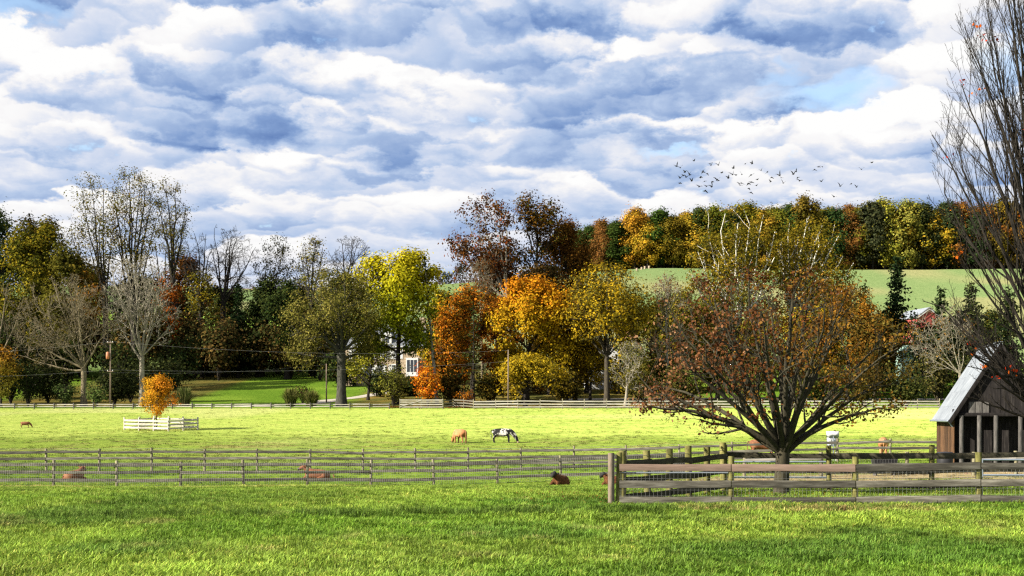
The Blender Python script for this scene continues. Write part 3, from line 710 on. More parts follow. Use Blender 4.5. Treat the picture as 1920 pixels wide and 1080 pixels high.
tree('tall_tree','slim tall tree with a small leafy head, third of the tallest',340,297,336,286,352,500,12,107,'bark_dark',dict(n=1900,size=.34,pal=SPARSE,spread=.75,per=9,mul=1.15),fork=520,lean=324,
     stems=[(312,340,0),(328,348,1),(298,372,-1),(344,385,2),(304,420,2,.9),(338,440,-1,.9)],n1=7,n2=5,n3=4,rmin=.03)
tree('dead_tree','broken leafless snag with a bent limb beside the slim tall tree',322,296,440,280,326,520,8,108,'bark_dark',None,fork=560,lean=306,stems=[(290,442,0),(276,470,1,.8),(316,455,-1,.9),(300,500,2,.7)],n1=4,n2=3,n3=2,rmin=.025)
tree('bare_tree','leafless dark tree with a fan of fine twigs, left of the widest bare tree',376,302,432,334,398,545,9,109,'bark_dark',None,fork=575,stems=[(345,446,0),(362,436,1),(388,440,-1),(340,490,2),(394,470,1)],n1=8,n2=6,n3=4,rmin=.022,trop=.05)
tree('bare_tree','widest leafless tree with a long limb sweeping right against the sky',418,300,424,388,486,560,12,110,'bark_dark',None,fork=565,
     stems=[(402,428,0),(424,440,1),(446,448,-1),(478,462,1),(468,490,0,.95),(396,470,2),(436,432,-2)],n1=9,n2=6,n3=4,rmin=.022,trop=.05)
tree('tall_tree','dark slender leaning tree with scattered leaves and a tufted tip',490,302,440,470,556,600,9,111,'bark_dark',dict(n=1500,size=.4,pal=[(50,54,30),(66,66,34),(80,76,38)],spread=.6,per=9,mul=1.15),fork=600,lean=500,
     stems=[(538,442,0),(500,470,1),(520,462,-1),(548,480,2),(482,500,0,.95),(552,520,1,.9)],n1=7,n2=5,n3=4,rmin=.025)
tree('tall_tree','thin sparse tree with a green tinged head between two dark bare trees',583,300,450,552,618,580,8,112,'bark_dark',dict(n=1300,size=.38,pal=SPARSE,spread=.7,per=9,mul=1.15),fork=580,stems=[(572,455,0),(592,452,1),(606,465,-1),(562,475,1),(585,470,2)],n1=8,n2=5,n3=4,rmin=.022)
tree('bare_tree','leafless tree with upcurved limbs left of the bright yellow tree',650,300,444,604,706,580,10,113,'bark_dark',None,fork=545,
     stems=[(662,446,0),(690,462,1),(640,452,-1),(614,470,1),(698,490,2),(672,452,2)],n1=9,n2=6,n3=4,rmin=.022,trop=.06)
tree('bare_tree','large pale limbed leafless tree rising behind the small orange guarded tree',266,216,478,190,338,660,11,114,'bark_pale',None,fork=668,
     stems=[(206,486,0),(232,500,1),(252,480,-1),(282,505,1),(310,520,-1),(330,585,2),(196,570,1,.9),(222,540,-3),(300,560,3),(262,520,4)],n1=9,n2=6,n3=4,rmin=.028,trop=.08)
tree('bare_tree','broad twiggy grey brown tree by the utility pole, left of the pale limbed tree',157,213,515,26,212,690,12,115,'bark_twig',dict(n=1200,size=.22,pal=[(120,104,60),(96,84,50)],spread=.6,per=8),fork=690,
     stems=[(60,560,0),(96,530,1),(140,520,-1),(184,545,1),(40,620,-1),(30,665,1,.95),(205,600,0),(120,545,4),(160,540,-4),(76,600,-3)],n1=9,n2=7,n3=4,rmin=.026,trop=.06)
tree('bare_tree','grey twiggy leafless tree at the left edge above the shaded bushes',-6,232,528,-80,70,690,10,116,'bark_twig',None,fork=680,stems=[(-40,540,0),(10,530,1),(48,560,-1),(62,620,1),(-60,580,2)],n1=8,n2=6,n3=4,rmin=.025)
tree('broadleaf_tree','rusty orange tree glimpsed behind the pale limbed tree',316,290,520,286,346,640,7,117,'bark_dark',dict(n=1600,size=.42,pal=[(186,98,30),(150,84,32),(120,84,36)],spread=.6))
tree('broadleaf_tree','yellow green ragged tree below the widest leafless tree',378,297,510,340,414,650,8,118,'bark_dark',dict(n=2600,size=.4,pal=[(150,136,40),(118,112,42),(90,92,40),(176,150,40)],spread=.65))
conifer('spruce_tree','dark pointed spruce standing on the shaded bank behind the lawn',446,296,534,78,119,n=150,dens=40,size=.6)
tree('ivy_clad_tree','dark ivy clad leaning tree right of the dark spruce',486,299,525,462,540,690,12,120,'bark_dark',dict(n=5500,size=.5,pal=DARKG,spread=.7),n1=22)
tree('broadleaf_tree','shadowed dark green tree above the far end of the lawn',538,292,530,500,580,690,10,121,'bark_dark',dict(n=5500,size=.5,pal=DARKG+[(70,90,40)],spread=.7),n1=22)
conifer('cedar_tree','small dark cedar between the pale limbed tree and the lawn',352,298,560,44,122,n=90,dens=30,size=.5)
for i, (x, d, t, w, lab) in enumerate([(60,300,470,150,'dark wooded mass behind the twiggy grey brown tree'),(160,305,500,140,'dim brown green tree behind the tallest trio\'s trunks'),(270,308,520,130,'dark brown thicket tree behind the pale limbed tree'),
        (345,310,486,100,'russet tree low on the skyline left of the widest bare tree'),(420,312,540,110,'dim thicket tree behind the dark spruce'),(560,308,540,120,'dim thicket tree behind the olive grey old tree'),(640,300,520,110,'olive brown tree behind the upcurved bare tree')]):
    tree('thicket_tree', lab, x, d, t, x - w / 2, x + w / 2, 690, 10, 130 + i, 'bark_dark', dict(n=5000, size=.6, pal=(RUSSET if i == 3 else DARKG + [(84, 70, 34), (66, 58, 30)]), spread=1.0), n1=14, fork=672)
for i, (x, d, t, w, lab) in enumerate([(20,238,600,120,'dark bush mass under the left edge trees'),(110,240,640,110,'shadowed bush behind the twiggy grey brown tree\'s trunk'),(232,244,640,110,'shadowed bush behind the utility pole'),(330,262,640,90,'dark brush at the left end of the lawn'),
        (388,303,650,100,'dark brush behind the lawn, leftmost clump'),(450,304,655,100,'brownish brush behind the lawn, below the spruce'),(520,304,650,110,'dark brush behind the lawn, below the ivy clad tree'),(590,296,640,100,'dark brush left of the stone house'),(640,270,670,80,'dark hedge on the bank below the stone house')]):
    shrub('thicket_shrub', lab, x, d, t, w, 150 + i, DARKG + [(66, 60, 32)], 2600, .5, 'leafy', 'bark_dark', depth=.6)

for i, (x, t, w, lab) in enumerate([(-10,560,130,'behind the left edge grey tree'),(45,580,120,'behind the olive yellow oak\'s trunk'),(100,575,120,'behind the olive tree with orange flank'),(150,590,120,'behind the broad twiggy tree\'s right limbs'),(205,590,120,'behind the utility pole\'s head'),(262,585,120,'behind the pale limbed tree\'s fork'),
        (315,590,110,'behind the rusty orange tree'),(365,600,110,'behind the yellow green ragged tree'),(410,610,90,'left of the dark spruce'),(485,610,90,'right of the dark spruce'),(545,600,100,'under the shadowed dark green tree'),(600,585,100,'behind the old tree\'s left limbs')]):
    shrub('thicket_shrub', 'tall dark thicket ' + lab, x, 298 - (i % 3) * 5, t, w, 700 + i, [(80,80,42),(96,88,46),(112,90,50),(68,72,40),(124,100,54)], 4600, .62, 'leafy', 'bark_dark', depth=.5)
for i, (x, d, t, w, lab) in enumerate([(90,226,690,80,'left of the broad twiggy tree\'s foot'),(215,222,690,70,'behind the utility pole\'s foot'),(245,228,670,80,'behind the foot of the pale limbed tree'),(20,224,676,70,'behind the small orange tree at the left edge'),(305,230,676,70,'right of the pale limbed tree\'s foot')]):
    shrub('thicket_shrub', 'low shadowed bush ' + lab, x, d, t, w, 720 + i, [(60,68,36),(74,78,40),(50,58,34)], 2600, .42, 'leafy', 'bark_dark', depth=.7)
# ---- middle group
tree('old_tree','massive olive grey old tree with thick pale lit trunk left of the stone house',640,216,512,530,706,706,18,160,'bark_grey',dict(n=11000,size=.3,pal=[(142,134,62),(120,116,52),(104,104,46),(160,148,76)],spread=.7,per=12),fork=660,
     stems=[(572,540,0),(612,520,1),(650,515,-1),(690,540,1),(545,610,0),(540,660,1,.9),(700,600,-1),(600,580,5),(640,570,-5),(672,520,4),(560,580,-4),(690,650,3,.9)],n1=8,n2=6,n3=4,rmin=.03)
tree('yellow_maple','bright yellow green maple, the brightest full crown in front of the stone house',742,224,478,650,842,660,13,161,'bark_dark',dict(n=13000,size=.44,pal=[(118,132,34),(150,156,36),(196,188,36),(222,204,44)],spread=.75,grad='z'),n1=18,n2=8)
shrub('bush','pale yellow green bush under the bright yellow maple',738,214,694,66,162,[(150,146,62),(124,126,50),(100,104,44)],1800,.3)
tree('bush','low ragged green tree covering the foot of the stone house',690,236,640,640,760,735,6,163,'bark_dark',dict(n=3600,size=.32,pal=[(136,140,44),(170,164,50),(104,110,40)],spread=.6),n1=22)
conifer('pine_tree','thin ragged pine with a pale bare trunk right of the bright yellow maple',820,222,474,62,164,pal=((44,56,28),(60,66,30),(80,78,34)),n=80,bark='bark_pale',base=.3,dens=13,size=.45,tw=9,gap=.6,lean=-25)
tree('orange_maple','deep orange tree right of the thin pine',884,236,540,812,934,735,10,165,'bark_dark',dict(n=9000,mul=1.25,size=.42,pal=ORANGE+[(104,92,36)],spread=.7),n1=22)
conifer('hemlock_tree','dark green hemlock standing in front of the deep orange tree',888,217,568,98,166,pal=((44,54,26),(60,68,30),(84,84,36)),n=110,base=.12,dens=20,size=.4,gap=.5)
tree('orange_maple','broad golden maple with an orange crown top at the centre of the tree line',985,226,528,915,1086,715,13,167,'bark_dark',dict(n=15000,size=.42,pal=[(150,134,36),(198,166,38),(196,160,36),(216,164,36),(226,142,34)],spread=.75,grad='z'),n1=18,n2=8)
tree('golden_tree','low spreading golden tree against the board fence under the broad golden maple',985,214,672,922,1064,752,8,168,'bark_dark',dict(n=4800,size=.36,pal=GOLD+[(140,124,36)],spread=.6),n1=22,ang=62)
tree('russet_tree','dusky russet crown for the painted shadow right of the broad golden maple',1078,232,566,1040,1112,735,8,169,'bark_dark',dict(n=4200,size=.42,pal=[(96,66,28),(120,80,28),(78,58,26)],spread=.6),n1=22)  # shadowed flank of the golden maple, put into dark leaf colours
tree('yellow_tree','airy yellow green tree with visible grey limbs left of the pen maple',1138,222,500,1058,1222,700,11,170,'bark_brown',dict(n=8500,size=.38,pal=[(150,132,40),(184,152,40),(206,170,38),(124,114,44)],spread=.75,per=11),fork=668,
     stems=[(1080,530,0),(1105,510,1),(1135,503,-1),(1165,510,1),(1195,535,-1),(1212,580,1),(1070,590,0),(1120,560,4),(1160,560,-4),(1140,540,5),(1100,580,-4)],n1=8,n2=6,n3=4,rmin=.028)
tree('golden_tree','small golden tree low behind the board fence beside the airy yellow tree',1106,228,600,1072,1140,735,6,171,'bark_dark',dict(n=2600,size=.36,pal=GOLD,spread=.55))
shrub('orange_shrub','bright orange round shrub by the far gate',802,212,687,46,172,[(238,136,32),(228,112,28),(242,162,44)],3000,.27)
shrub('orange_shrub','low orange shrub under the dark hemlock',872,212,728,34,173,[(206,130,36),(180,110,36)],500,.25)
tree('tall_oak','tall forked oak with rusty sparse leaves towering over the tree line',966,300,366,846,956,560,14,174,'bark_pale',dict(n=4200,size=.55,pal=RUSSET+[(140,72,34)],spread=.9,per=11,mul=1.1),fork=560,lean=950,
     stems=[(928,372,0),(905,385,2),(880,418,-1),(858,462,1),(948,392,-2),(890,455,3),(940,430,4)],n1=8,n2=6,n3=4,rmin=.035)
tree('tall_oak','tall bronze oak with a dense round head beside the rusty forked oak',1000,304,364,948,1058,560,12,175,'bark_dark',dict(n=7500,mul=1.1,size=.5,pal=BRONZE+[(96,92,34)],spread=.9),n1=22)
tree('bare_tree','grey twiggy small tree below the rusty forked oak',905,286,486,862,946,580,7,176,'bark_twig',dict(n=500,size=.4,pal=RUSSET,spread=.8,per=8),fork=560,n1=14,n2=8,n3=6,rmin=.03)
tree('russet_tree','bronze tree filling in beneath the tall oaks',930,308,470,880,990,590,9,177,'bark_dark',dict(n=5000,size=.55,pal=BRONZE+RUSSET,spread=.9),n1=22)
tree('russet_tree','russet brown rounded tree right of the tall oaks',1065,312,420,1008,1130,580,10,178,'bark_dark',dict(n=8000,size=.55,pal=[(132,86,34),(112,74,32),(90,66,32),(150,102,40)],spread=.95),n1=22)
tree('russet_tree','dark brown tree below the russet rounded tree',1010,296,500,960,1066,600,8,179,'bark_dark',dict(n=4500,size=.5,pal=[(70,54,30),(88,66,32),(56,50,28)],spread=.8),n1=22)

# ---- behind the pen maple
SYC = [(118,108,32),(140,122,34),(98,94,32),(156,130,38)]
tree('sycamore_tree','sycamore with bone white limbs, left one of the pair behind the pen maple',1402,240,388,1278,1452,640,14,180,'bark_white',bark2='bark_brown',leaf=dict(n=7000,mul=1.2,size=.38,pal=SYC,spread=.8,per=12),fork=655,lean=1385,
     stems=[(1320,430,-5),(1350,410,-6),(1385,400,-5),(1420,412,-6),(1445,440,-4),(1300,480,-6),(1315,545,-7,.95),(1290,520,-5),(1440,490,-6),(1370,430,-8),(1335,500,-8)],stem_r=.62,n1=7,n2=5,n3=4,rmin=.03)
tree('sycamore_tree','sycamore with bone white limbs, right one of the pair behind the pen maple',1478,244,402,1440,1600,640,14,181,'bark_white',bark2='bark_brown',leaf=dict(n=7000,mul=1.2,size=.38,pal=SYC,spread=.8,per=12),fork=600,lean=1482,
     stems=[(1470,425,-5),(1500,418,-6),(1530,430,-5),(1560,450,-5),(1585,500,-6),(1455,460,-5),(1545,515,-7),(1580,540,-6,.95),(1450,510,-6),(1515,450,-8),(1560,490,-8)],stem_r=.62,n1=7,n2=5,n3=4,rmin=.03)
tree('bare_tree','grey twiggy half bare tree left of the pen maple\'s crown',1250,226,516,1205,1310,700,9,182,'bark_pale',dict(n=1500,size=.26,pal=[(128,84,50),(104,72,42),(150,120,70)],spread=.7,per=9,mul=1.15),fork=690,n1=16,n2=8,n3=6,rmin=.026)
tree('bare_tree','pale branched small tree behind the board fence left of the pen maple',1172,214,640,1140,1230,735,7,183,'bark_pale',dict(n=900,size=.28,pal=[(136,128,54),(110,104,46)],spread=.6,per=9,mul=1.15),n1=18,rmin=.026)
for i, (x, d, t, w, pal, lab) in enumerate([(1285,234,560,110,OLIVE+[(150,140,70)],'pale olive tree seen through the pen maple\'s left side'),(1345,238,580,110,[(150,140,80),(122,112,56),(98,92,44)],'straw coloured tree behind the pen maple\'s left limbs'),
        (1420,236,590,110,OLIVE,'olive tree behind the middle of the pen maple'),(1500,234,585,110,OLIVED+GOLD,'olive gold tree behind the right limbs of the pen maple'),(1590,232,540,120,[(176,116,36),(150,104,34),(112,94,34)],'orange gold tree behind the right side of the pen maple'),
        (1640,228,600,100,[(132,92,34),(110,86,34),(80,74,32)],'bronze tree between the pen maple and the dark pines')]):
    tree('broadleaf_tree', lab, x, d, t, x - w / 2, x + w / 2, 735, 8, 190 + i, 'bark_brown', dict(n=5200, size=.4, pal=pal, spread=.7), n1=14, fork=715)
PINE = ((30,46,30),(42,60,34),(56,70,38))
conifer('pine_tree','tall dark pine right of the pen maple\'s crown',1682,246,482,104,200,pal=PINE,n=230,dens=44,size=.6,droop=.12,gap=.3,shape=.6)
conifer('pine_tree','shorter dark pine beside the pen maple\'s right edge',1622,250,534,74,201,pal=PINE,n=180,dens=40,size=.55,droop=.1,gap=.25)
conifer('pine_tree','dark green pine above the barn\'s roof, left of the red building',1765,238,540,84,202,pal=((40,56,34),(56,72,40),(74,88,46)),n=200,dens=40,size=.55,droop=.15,gap=.3,shape=.55)
conifer('pine_tree','dark green pine above the barn ridge',1822,240,530,96,203,pal=((40,54,32),(58,70,38),(80,86,46)),n=210,dens=40,size=.55,droop=.15,gap=.3,shape=.55)
conifer('pine_tree','dark pine behind the bare tree at the right edge',1890,238,545,110,204,pal=((40,54,32),(58,70,38),(80,86,46)),n=210,dens=40,size=.55,droop=.15,gap=.3,shape=.55)
conifer('spruce_tree','dense dark spruce filling the gap behind the barn\'s left eave',1716,226,585,90,205,pal=PINE,n=130,dens=32,size=.5,droop=.2,shape=.6)
tree('bare_tree','pale arching leafless tree left of the barn roof',1800,206,572,1705,1830,720,7,206,'bark_pale',dict(n=260,size=.3,pal=[(190,150,80),(160,120,60)],spread=.5,per=6),fork=700,stems=[(1712,610,0),(1735,590,1),(1770,580,-1),(1722,650,1),(1800,576,0),(1822,600,1)],n1=9,n2=6,n3=4,rmin=.022)
for i, (x, d, t, w, pal, lab) in enumerate([(1700,212,700,80,[(74,82,40),(96,96,46)],'green shrub behind the board fence right of the pen maple'),(1760,218,664,90,[(86,84,42),(120,110,60),(64,68,36)],'mixed green shrub left of the barn roof'),(1840,220,655,110,[(60,66,34),(84,84,42)],'dark shrub behind the barn roof'),
        (1620,212,690,100,[(96,78,36),(74,70,34)],'bronze shrub behind the fence under the pen maple\'s right side'),(1530,214,690,100,[(100,96,40),(76,80,36)],'olive shrub behind the fence seen through the pen maple'),(1400,214,680,120,[(110,104,48),(84,84,38)],'olive shrub behind the fence right of the pale small tree'),(1285,214,690,100,[(120,112,54),(92,88,42)],'straw olive shrub behind the fence at the pen maple\'s left')]):
    shrub('shrub', lab, x, d, t, w, 210 + i, pal, 2200, .36, depth=.6)

# ---- yard shrubs and small trees
shrub('ornamental_grass','rounded grass clump on the lawn beside the small orange tree',345,214,726,44,230,[(96,104,52),(70,84,40),(130,130,80)],420,.10,'grassy',category='grass clump')
shrub('ornamental_grass','rounded grass clump by the drive, left one of the two',545,216,727,40,231,[(120,122,60),(92,100,46),(150,146,90)],420,.10,'grassy',category='grass clump')
shrub('ornamental_grass','rounded grass clump by the drive, right one of the two',584,213,732,42,232,[(116,118,56),(88,96,44),(150,146,86)],420,.10,'grassy',category='grass clump')
shrub('bush','leafy green bush left of the twiggy grey brown tree\'s trunk',122,212,718,46,233,[(96,116,60),(70,92,46),(120,134,76)],1300,.26)
shrub('bush','leafy green bush between the trunk and the utility pole',182,211,724,40,234,[(104,124,62),(76,98,46),(130,142,80)],1200,.26)
shrub('bush','dark rounded bush near the left edge of the field',52,213,690,60,235,[(46,58,30),(64,74,36)],1700,.3)
shrub('bush','reddish brush beside the drive behind the two grass clumps',568,224,722,60,236,[(112,84,56),(90,80,44),(80,84,40)],900,.22)
tree('orange_maple','small orange green tree cut by the left edge of the photo',2,210,654,-30,40,735,5,237,'bark_dark',dict(n=2600,size=.3,pal=[(140,134,54),(160,136,50),(190,132,48)],spread=.5,grad='z'),n1=22)
tree('orange_maple','small glowing orange maple inside the square wooden guard',293,152.5,708,257,331,780,3.4,238,'bark_brown',dict(n=5200,size=.17,pal=[(220,180,52),(238,176,48),(240,160,44),(242,146,50)],spread=.28,grad='x'),n1=18,n2=7,n3=4,ang=50,rmin=.008,fork=772,wob=.17)
for i, (x, d, t, w, pal, lab) in enumerate([(830,256,540,80,OLIVED+GOLD,'dim olive gold tree behind the thin pine'),(850,246,600,70,[(150,96,30),(112,84,30)],'bronze orange tree behind the bright orange shrub'),
        (940,252,560,80,[(150,92,28),(176,104,28),(120,84,30)],'orange brown tree between the deep orange tree and the broad golden maple'),(1030,250,560,90,[(120,88,30),(150,110,32)],'bronze tree behind the broad golden maple'),(1100,254,540,90,[(128,104,34),(104,92,34)],'olive bronze tree behind the airy yellow tree\'s left side'),
        (1160,252,545,90,GOLD+OLIVE,'golden olive tree behind the airy yellow tree'),(1215,250,560,80,OLIVED,'dim olive tree left of the grey half bare tree'),(1270,256,540,90,OLIVED,'dark olive tree behind the grey half bare tree'),(1330,258,560,100,OLIVE,'olive tree below the left sycamore'),(1385,266,412,150,SYC,'olive bronze tree behind the left sycamore\'s limbs'),(1505,266,424,150,SYC,'olive bronze tree behind the right sycamore\'s limbs'),
        (1555,258,540,100,OLIVED+GOLD,'olive gold tree right of the right sycamore'),(1660,256,580,80,DARKG,'dark green tree filling in behind the tall dark pine'),(1740,250,610,90,DARKG,'dark green tree below the red barn'),(1800,252,590,90,DARKG,'dark green tree under the pine above the barn ridge'),(1860,252,590,100,DARKG+OLIVED,'dark olive tree behind the barn ridge')]):
    tree('broadleaf_tree', lab, x, d, t, x - w / 2, x + w / 2, 745, 8, 250 + i, 'bark_dark', dict(n=4200, size=.5, pal=pal, spread=.8), n1=18, n2=6, fork=728)
for i, (x, d, t, w, pal, lab) in enumerate([(712,246,700,70,DARKG,'dark shrub at the foot of the retaining wall, left end'),(770,248,712,60,DARKG+[(70,60,32)],'dark shrub at the foot of the retaining wall, right end'),(845,222,700,60,[(90,80,34),(120,92,36)],'bronze shrub behind the far gate\'s right post'),(920,220,705,60,[(110,92,34),(80,76,32)],'olive bronze shrub between the hemlock and the pole'),
        (1060,224,700,70,[(110,92,32),(84,78,30)],'olive bronze shrub under the dusky russet crown'),(1200,222,690,70,[(120,112,50),(92,90,40)],'straw olive shrub right of the pale branched small tree'),(1240,228,660,80,OLIVED,'olive shrub below the grey half bare tree')]):
    shrub('shrub', lab, x, d, t, w, 280 + i, pal, 2200, .38, depth=.6)
#@@PART4
# ---- wood on the hilltop: edge trees one by one, the mass behind them as one wood
ORD = ['first','second','third','fourth','fifth','sixth','seventh','eighth','ninth','tenth','eleventh','twelfth','thirteenth','fourteenth','fifteenth','sixteenth']
def crown_mesh(seed, H, Rr, n, size, squat=.62):
    """returns trunk mesh and a neutral crown mesh of many small leaves"""
    r = np.random.default_rng(seed); c = np.array([0, 0, H * .54]); er = np.array([Rr, Rr, H * .47]); env = (c, er)
    TP = np.zeros((1, 7, 3)); u = np.linspace(0, 1, 7); TP[0, :, 2] = u * H * .85 - .4; TP[0, 1:, :2] += np.cumsum(r.normal(0, .12, (6, 2)), 0)
    TR = (.32 * (1 - .8 * u))[None]
    P, R = children(r, TP, TR, 20, 52, 11, 10, (c, er * .95), .1, .15, 6, .12, .6, .05, 0, 0, 70)
    P2, R2 = children(r, P, R, 6, 48, 12, .5, env, .1, .15, 4, .2, .6, .04)
    V, Q = join([tubes(TP, TR, 6), tubes(P, R, 4), tubes(P2, R2, 3)])
    tm = mesh('trunk', V, Q, MAT['bark_dark'], None, True)
    pts = P2[:, 1:].reshape(-1, 3)
    V, Q, col = leaf_cloud(r, pts, n, size, [(255, 255, 255), (225, 225, 215), (255, 240, 215), (200, 210, 190)], per=16, spread=.95, centre=c, lit=.9)
    return tm, mesh('crown', V, Q, MAT['leaf'], col)
FT = [crown_mesh(300 + k, 17 + 1.5 * (k % 3), 5.2 + .5 * (k % 2), 7600, .6) for k in range(6)]
def forest():
    r = np.random.default_rng(9)
    tone = {'deep green': (62, 78, 38), 'olive green': (110, 106, 38), 'golden yellow': (178, 144, 46), 'burnt orange': (156, 100, 42), 'russet brown': (124, 88, 46), 'dark green': (58, 72, 42), 'pale yellow green': (150, 142, 60)}
    # the front edge, left to right: (photo column, distance, tone, scale)
    edge = [(1128,528,'russet brown',.95),(1160,528,'deep green',1.0),(1190,526,'golden yellow',1.0),(1214,524,'golden yellow',.92),(1240,526,'deep green',1.02),(1262,524,'olive green',.85),
            (1290,526,'golden yellow',1.0),(1318,526,'deep green',.95),(1345,526,'olive green',1.0),(1372,528,'dark green',.95),(1402,528,'olive green',1.05),(1430,526,'golden yellow',.9),(1458,528,'olive green',1.0),
            (1486,528,'deep green',1.0),(1512,526,'olive green',1.05),(1540,528,'pale yellow green',.95),(1566,526,'dark green',1.0),(1592,526,'russet brown',.9),(1612,528,'olive green',1.05),(1636,526,'dark green',1.08),
            (1660,526,'pale yellow green',1.0),(1684,528,'olive green',1.08),(1704,524,'pale yellow green',1.1),(1728,526,'dark green',1.05),(1752,526,'golden yellow',1.0),(1776,526,'dark green',1.1),(1800,528,'burnt orange',1.05),
            (1824,526,'dark green',1.02),(1850,528,'burnt orange',1.05),(1878,526,'olive green',1.05),(1906,526,'russet brown',1.05)]
    cnt = {}
    for k, (x, d, tn, s) in enumerate(edge):
        b = ground_px(x, d); cnt[tn] = cnt.get(tn, 0) + 1
        root = empty('forest_tree', b, '%s %s tree from the left along the hilltop wood edge' % (ORD[cnt[tn] - 1], tn), 'tree', 'trees at the edge of the hilltop wood')
        root.rotation_euler.z = r.uniform(0, 6.28); s *= .86 + .2 * float(sstep(1110, 1400, x)); root.scale = (s * r.uniform(1.08, 1.3),) * 2 + (s * r.uniform(1.04, 1.24),)
        tm, cm = FT[k % 6]; link('trunk', tm, root); c = link('crown', cm, root)
        f = .40 / .40; q = srgb(*tone[tn], 1.6); c.color = (*[v * r.uniform(.85, 1.2) for v in q], 1)
    # the mass behind: crowns in rows up the hill, one object
    src = []; cro = []
    for tm, cm in FT:
        n = len(cm.vertices); v = np.empty(n * 3, np.float32); cm.vertices.foreach_get('co', v)
        c = np.empty(n * 4, np.float32); cm.attributes['Col'].data.foreach_get('color', c)
        src.append((v.reshape(-1, 4, 3), c.reshape(-1, 4, 4)[:, :, :3]))
        m2 = cm.copy(); m2.materials.clear(); m2.materials.append(MAT['wood_leaf']); cro.append(bpy.data.objects.new('wood_crown', m2))
    tl = list(tone.values()); PP, SS, TT = [], [], []
    for row, d in enumerate(np.arange(536, 650, 9)):
        for x in np.arange(1062 + 14 * row + r.uniform(0, 20), 2010, 16.0):
            x = x + r.uniform(-7, 7); b = ground_px(x, d + r.uniform(-4, 4))
            t = 3 if (x > 1740 and r.random() < .4) else (r.choice([0, 1, 1, 1, 2, 4, 6, 5]) if x > 1180 else r.choice([0, 4, 4, 5, 1]))
            PP.append(b); SS.append(r.uniform(.92, 1.18) * (.82 + .24 * float(sstep(1100, 1420, x)))); TT.append(np.array(srgb(*tl[t], 1.6)) * r.uniform(.8, 1.2))
    for x in np.arange(1060, 1990, 8.0):      # undergrowth along the edge
        b = ground_px(x + r.uniform(-5, 5), 530 + r.uniform(-3, 5)); b.z -= 1.5
        PP.append(b); SS.append(r.uniform(.28, .5)); TT.append(np.array(srgb(*[(84, 84, 44), (110, 84, 44), (66, 74, 42)][r.integers(0, 3)], 1.5)))
    scatter('woods', PP, SS, np.array(TT), cro, 'autumn wood covering the hilltop behind its edge trees', 8, 'wood').data.materials[0] = MAT['wood_leaf']
    # far trees on the left-hand skyline
    Vs, Qs, Cs, o = [], [], [], 0
    for x in np.concatenate([np.arange(420, 700, 7.0), np.arange(820, 880, 6.0), np.arange(-40, 420, 8.0)]):
        if x < 780 and r.random() < .35: continue
        v, c = src[r.integers(0, 6)]; sel = r.permutation(len(v))[:200]; v = v[sel].copy(); c = c[sel]; ctr = v.mean(1, keepdims=True); v = ctr + (v - ctr) * 2
        s = r.uniform(.25, .5) if x < 800 else r.uniform(.5, .85); w = v * s; b = ground_px(x + r.uniform(-4, 4), 640 + r.uniform(-20, 60)); w = w + np.array(b)
        q = np.array(srgb(*[(70, 74, 56), (96, 70, 50), (60, 70, 60)][r.integers(0, 3)]))
        Vs.append(w.reshape(-1, 3)); Cs.append((c * q).reshape(-1, 3)); Qs.append(np.arange(len(w) * 4).reshape(-1, 4) + o); o += len(w) * 4
    m = mesh('hedgerow', np.concatenate(Vs), np.concatenate(Qs), MAT['leaf'], np.concatenate(Cs))
    tag(link('hedgerow', m), 'dim far hedgerow along the left skyline', 'hedgerow', kind='stuff')
forest()

# ---- the maple in the pen
def lgrad(p): return np.clip(.5 + p[:, 0] / 8.2, 0, 1)
D_M = 39.6
tree('maple_tree','wide vase shaped maple with thin rusty leaves growing inside the wooden pen',1464,D_M,508,1160,1730,826,30,501,'bark_maple',
     dict(n=8200,mul=1.0,size=.085,pal=[(164,122,88),(134,88,56),(110,68,42),(106,66,36),(132,94,44),(164,120,48),(150,122,50),(122,108,50)],spread=.17,per=9,grad=lgrad),fork=846,lean=1468,stem_r=.52,
     stems=[(1215,762,-.5,.95,-.22),(1200,700,.8,.97,-.12),(1236,640,-.9,.97,-.06),(1262,585,.5,1,.08),(1305,565,-1.2,1,.08),(1345,545,.9,1,.08),(1400,530,-.4,1.02,.1),(1440,524,1.4,1.03,.1),(1485,526,-1.5,1.03,.1),
            (1530,534,.6,1.02,.1),(1575,550,-1.0,1,.08),(1615,562,1.0,.98,.08),(1650,620,-.6,.97,-.06),(1688,700,.5,.98,-.12),(1672,770,-.4,.92,-.20),(1640,660,-2.4,.97,-.06),(1300,650,-2.5,.97,-.04),(1390,600,-3.2,.95,.06),(1500,590,-3.2,.95,.06),
            (1340,620,2.8,.9,.06),(1450,580,3.4,.98,.06),(1560,620,3.0,.9,.06),(1240,720,2.2,.95,-.14),(1630,730,2.4,.95,-.12)],
     n1=5,n2=4,n3=3,sides=(10,7,4,3,3),rmin=.006,depth=.95,ang=34,trop=.10,l2=.48,l3=.5,K=5,wob=.17,base_y=None)

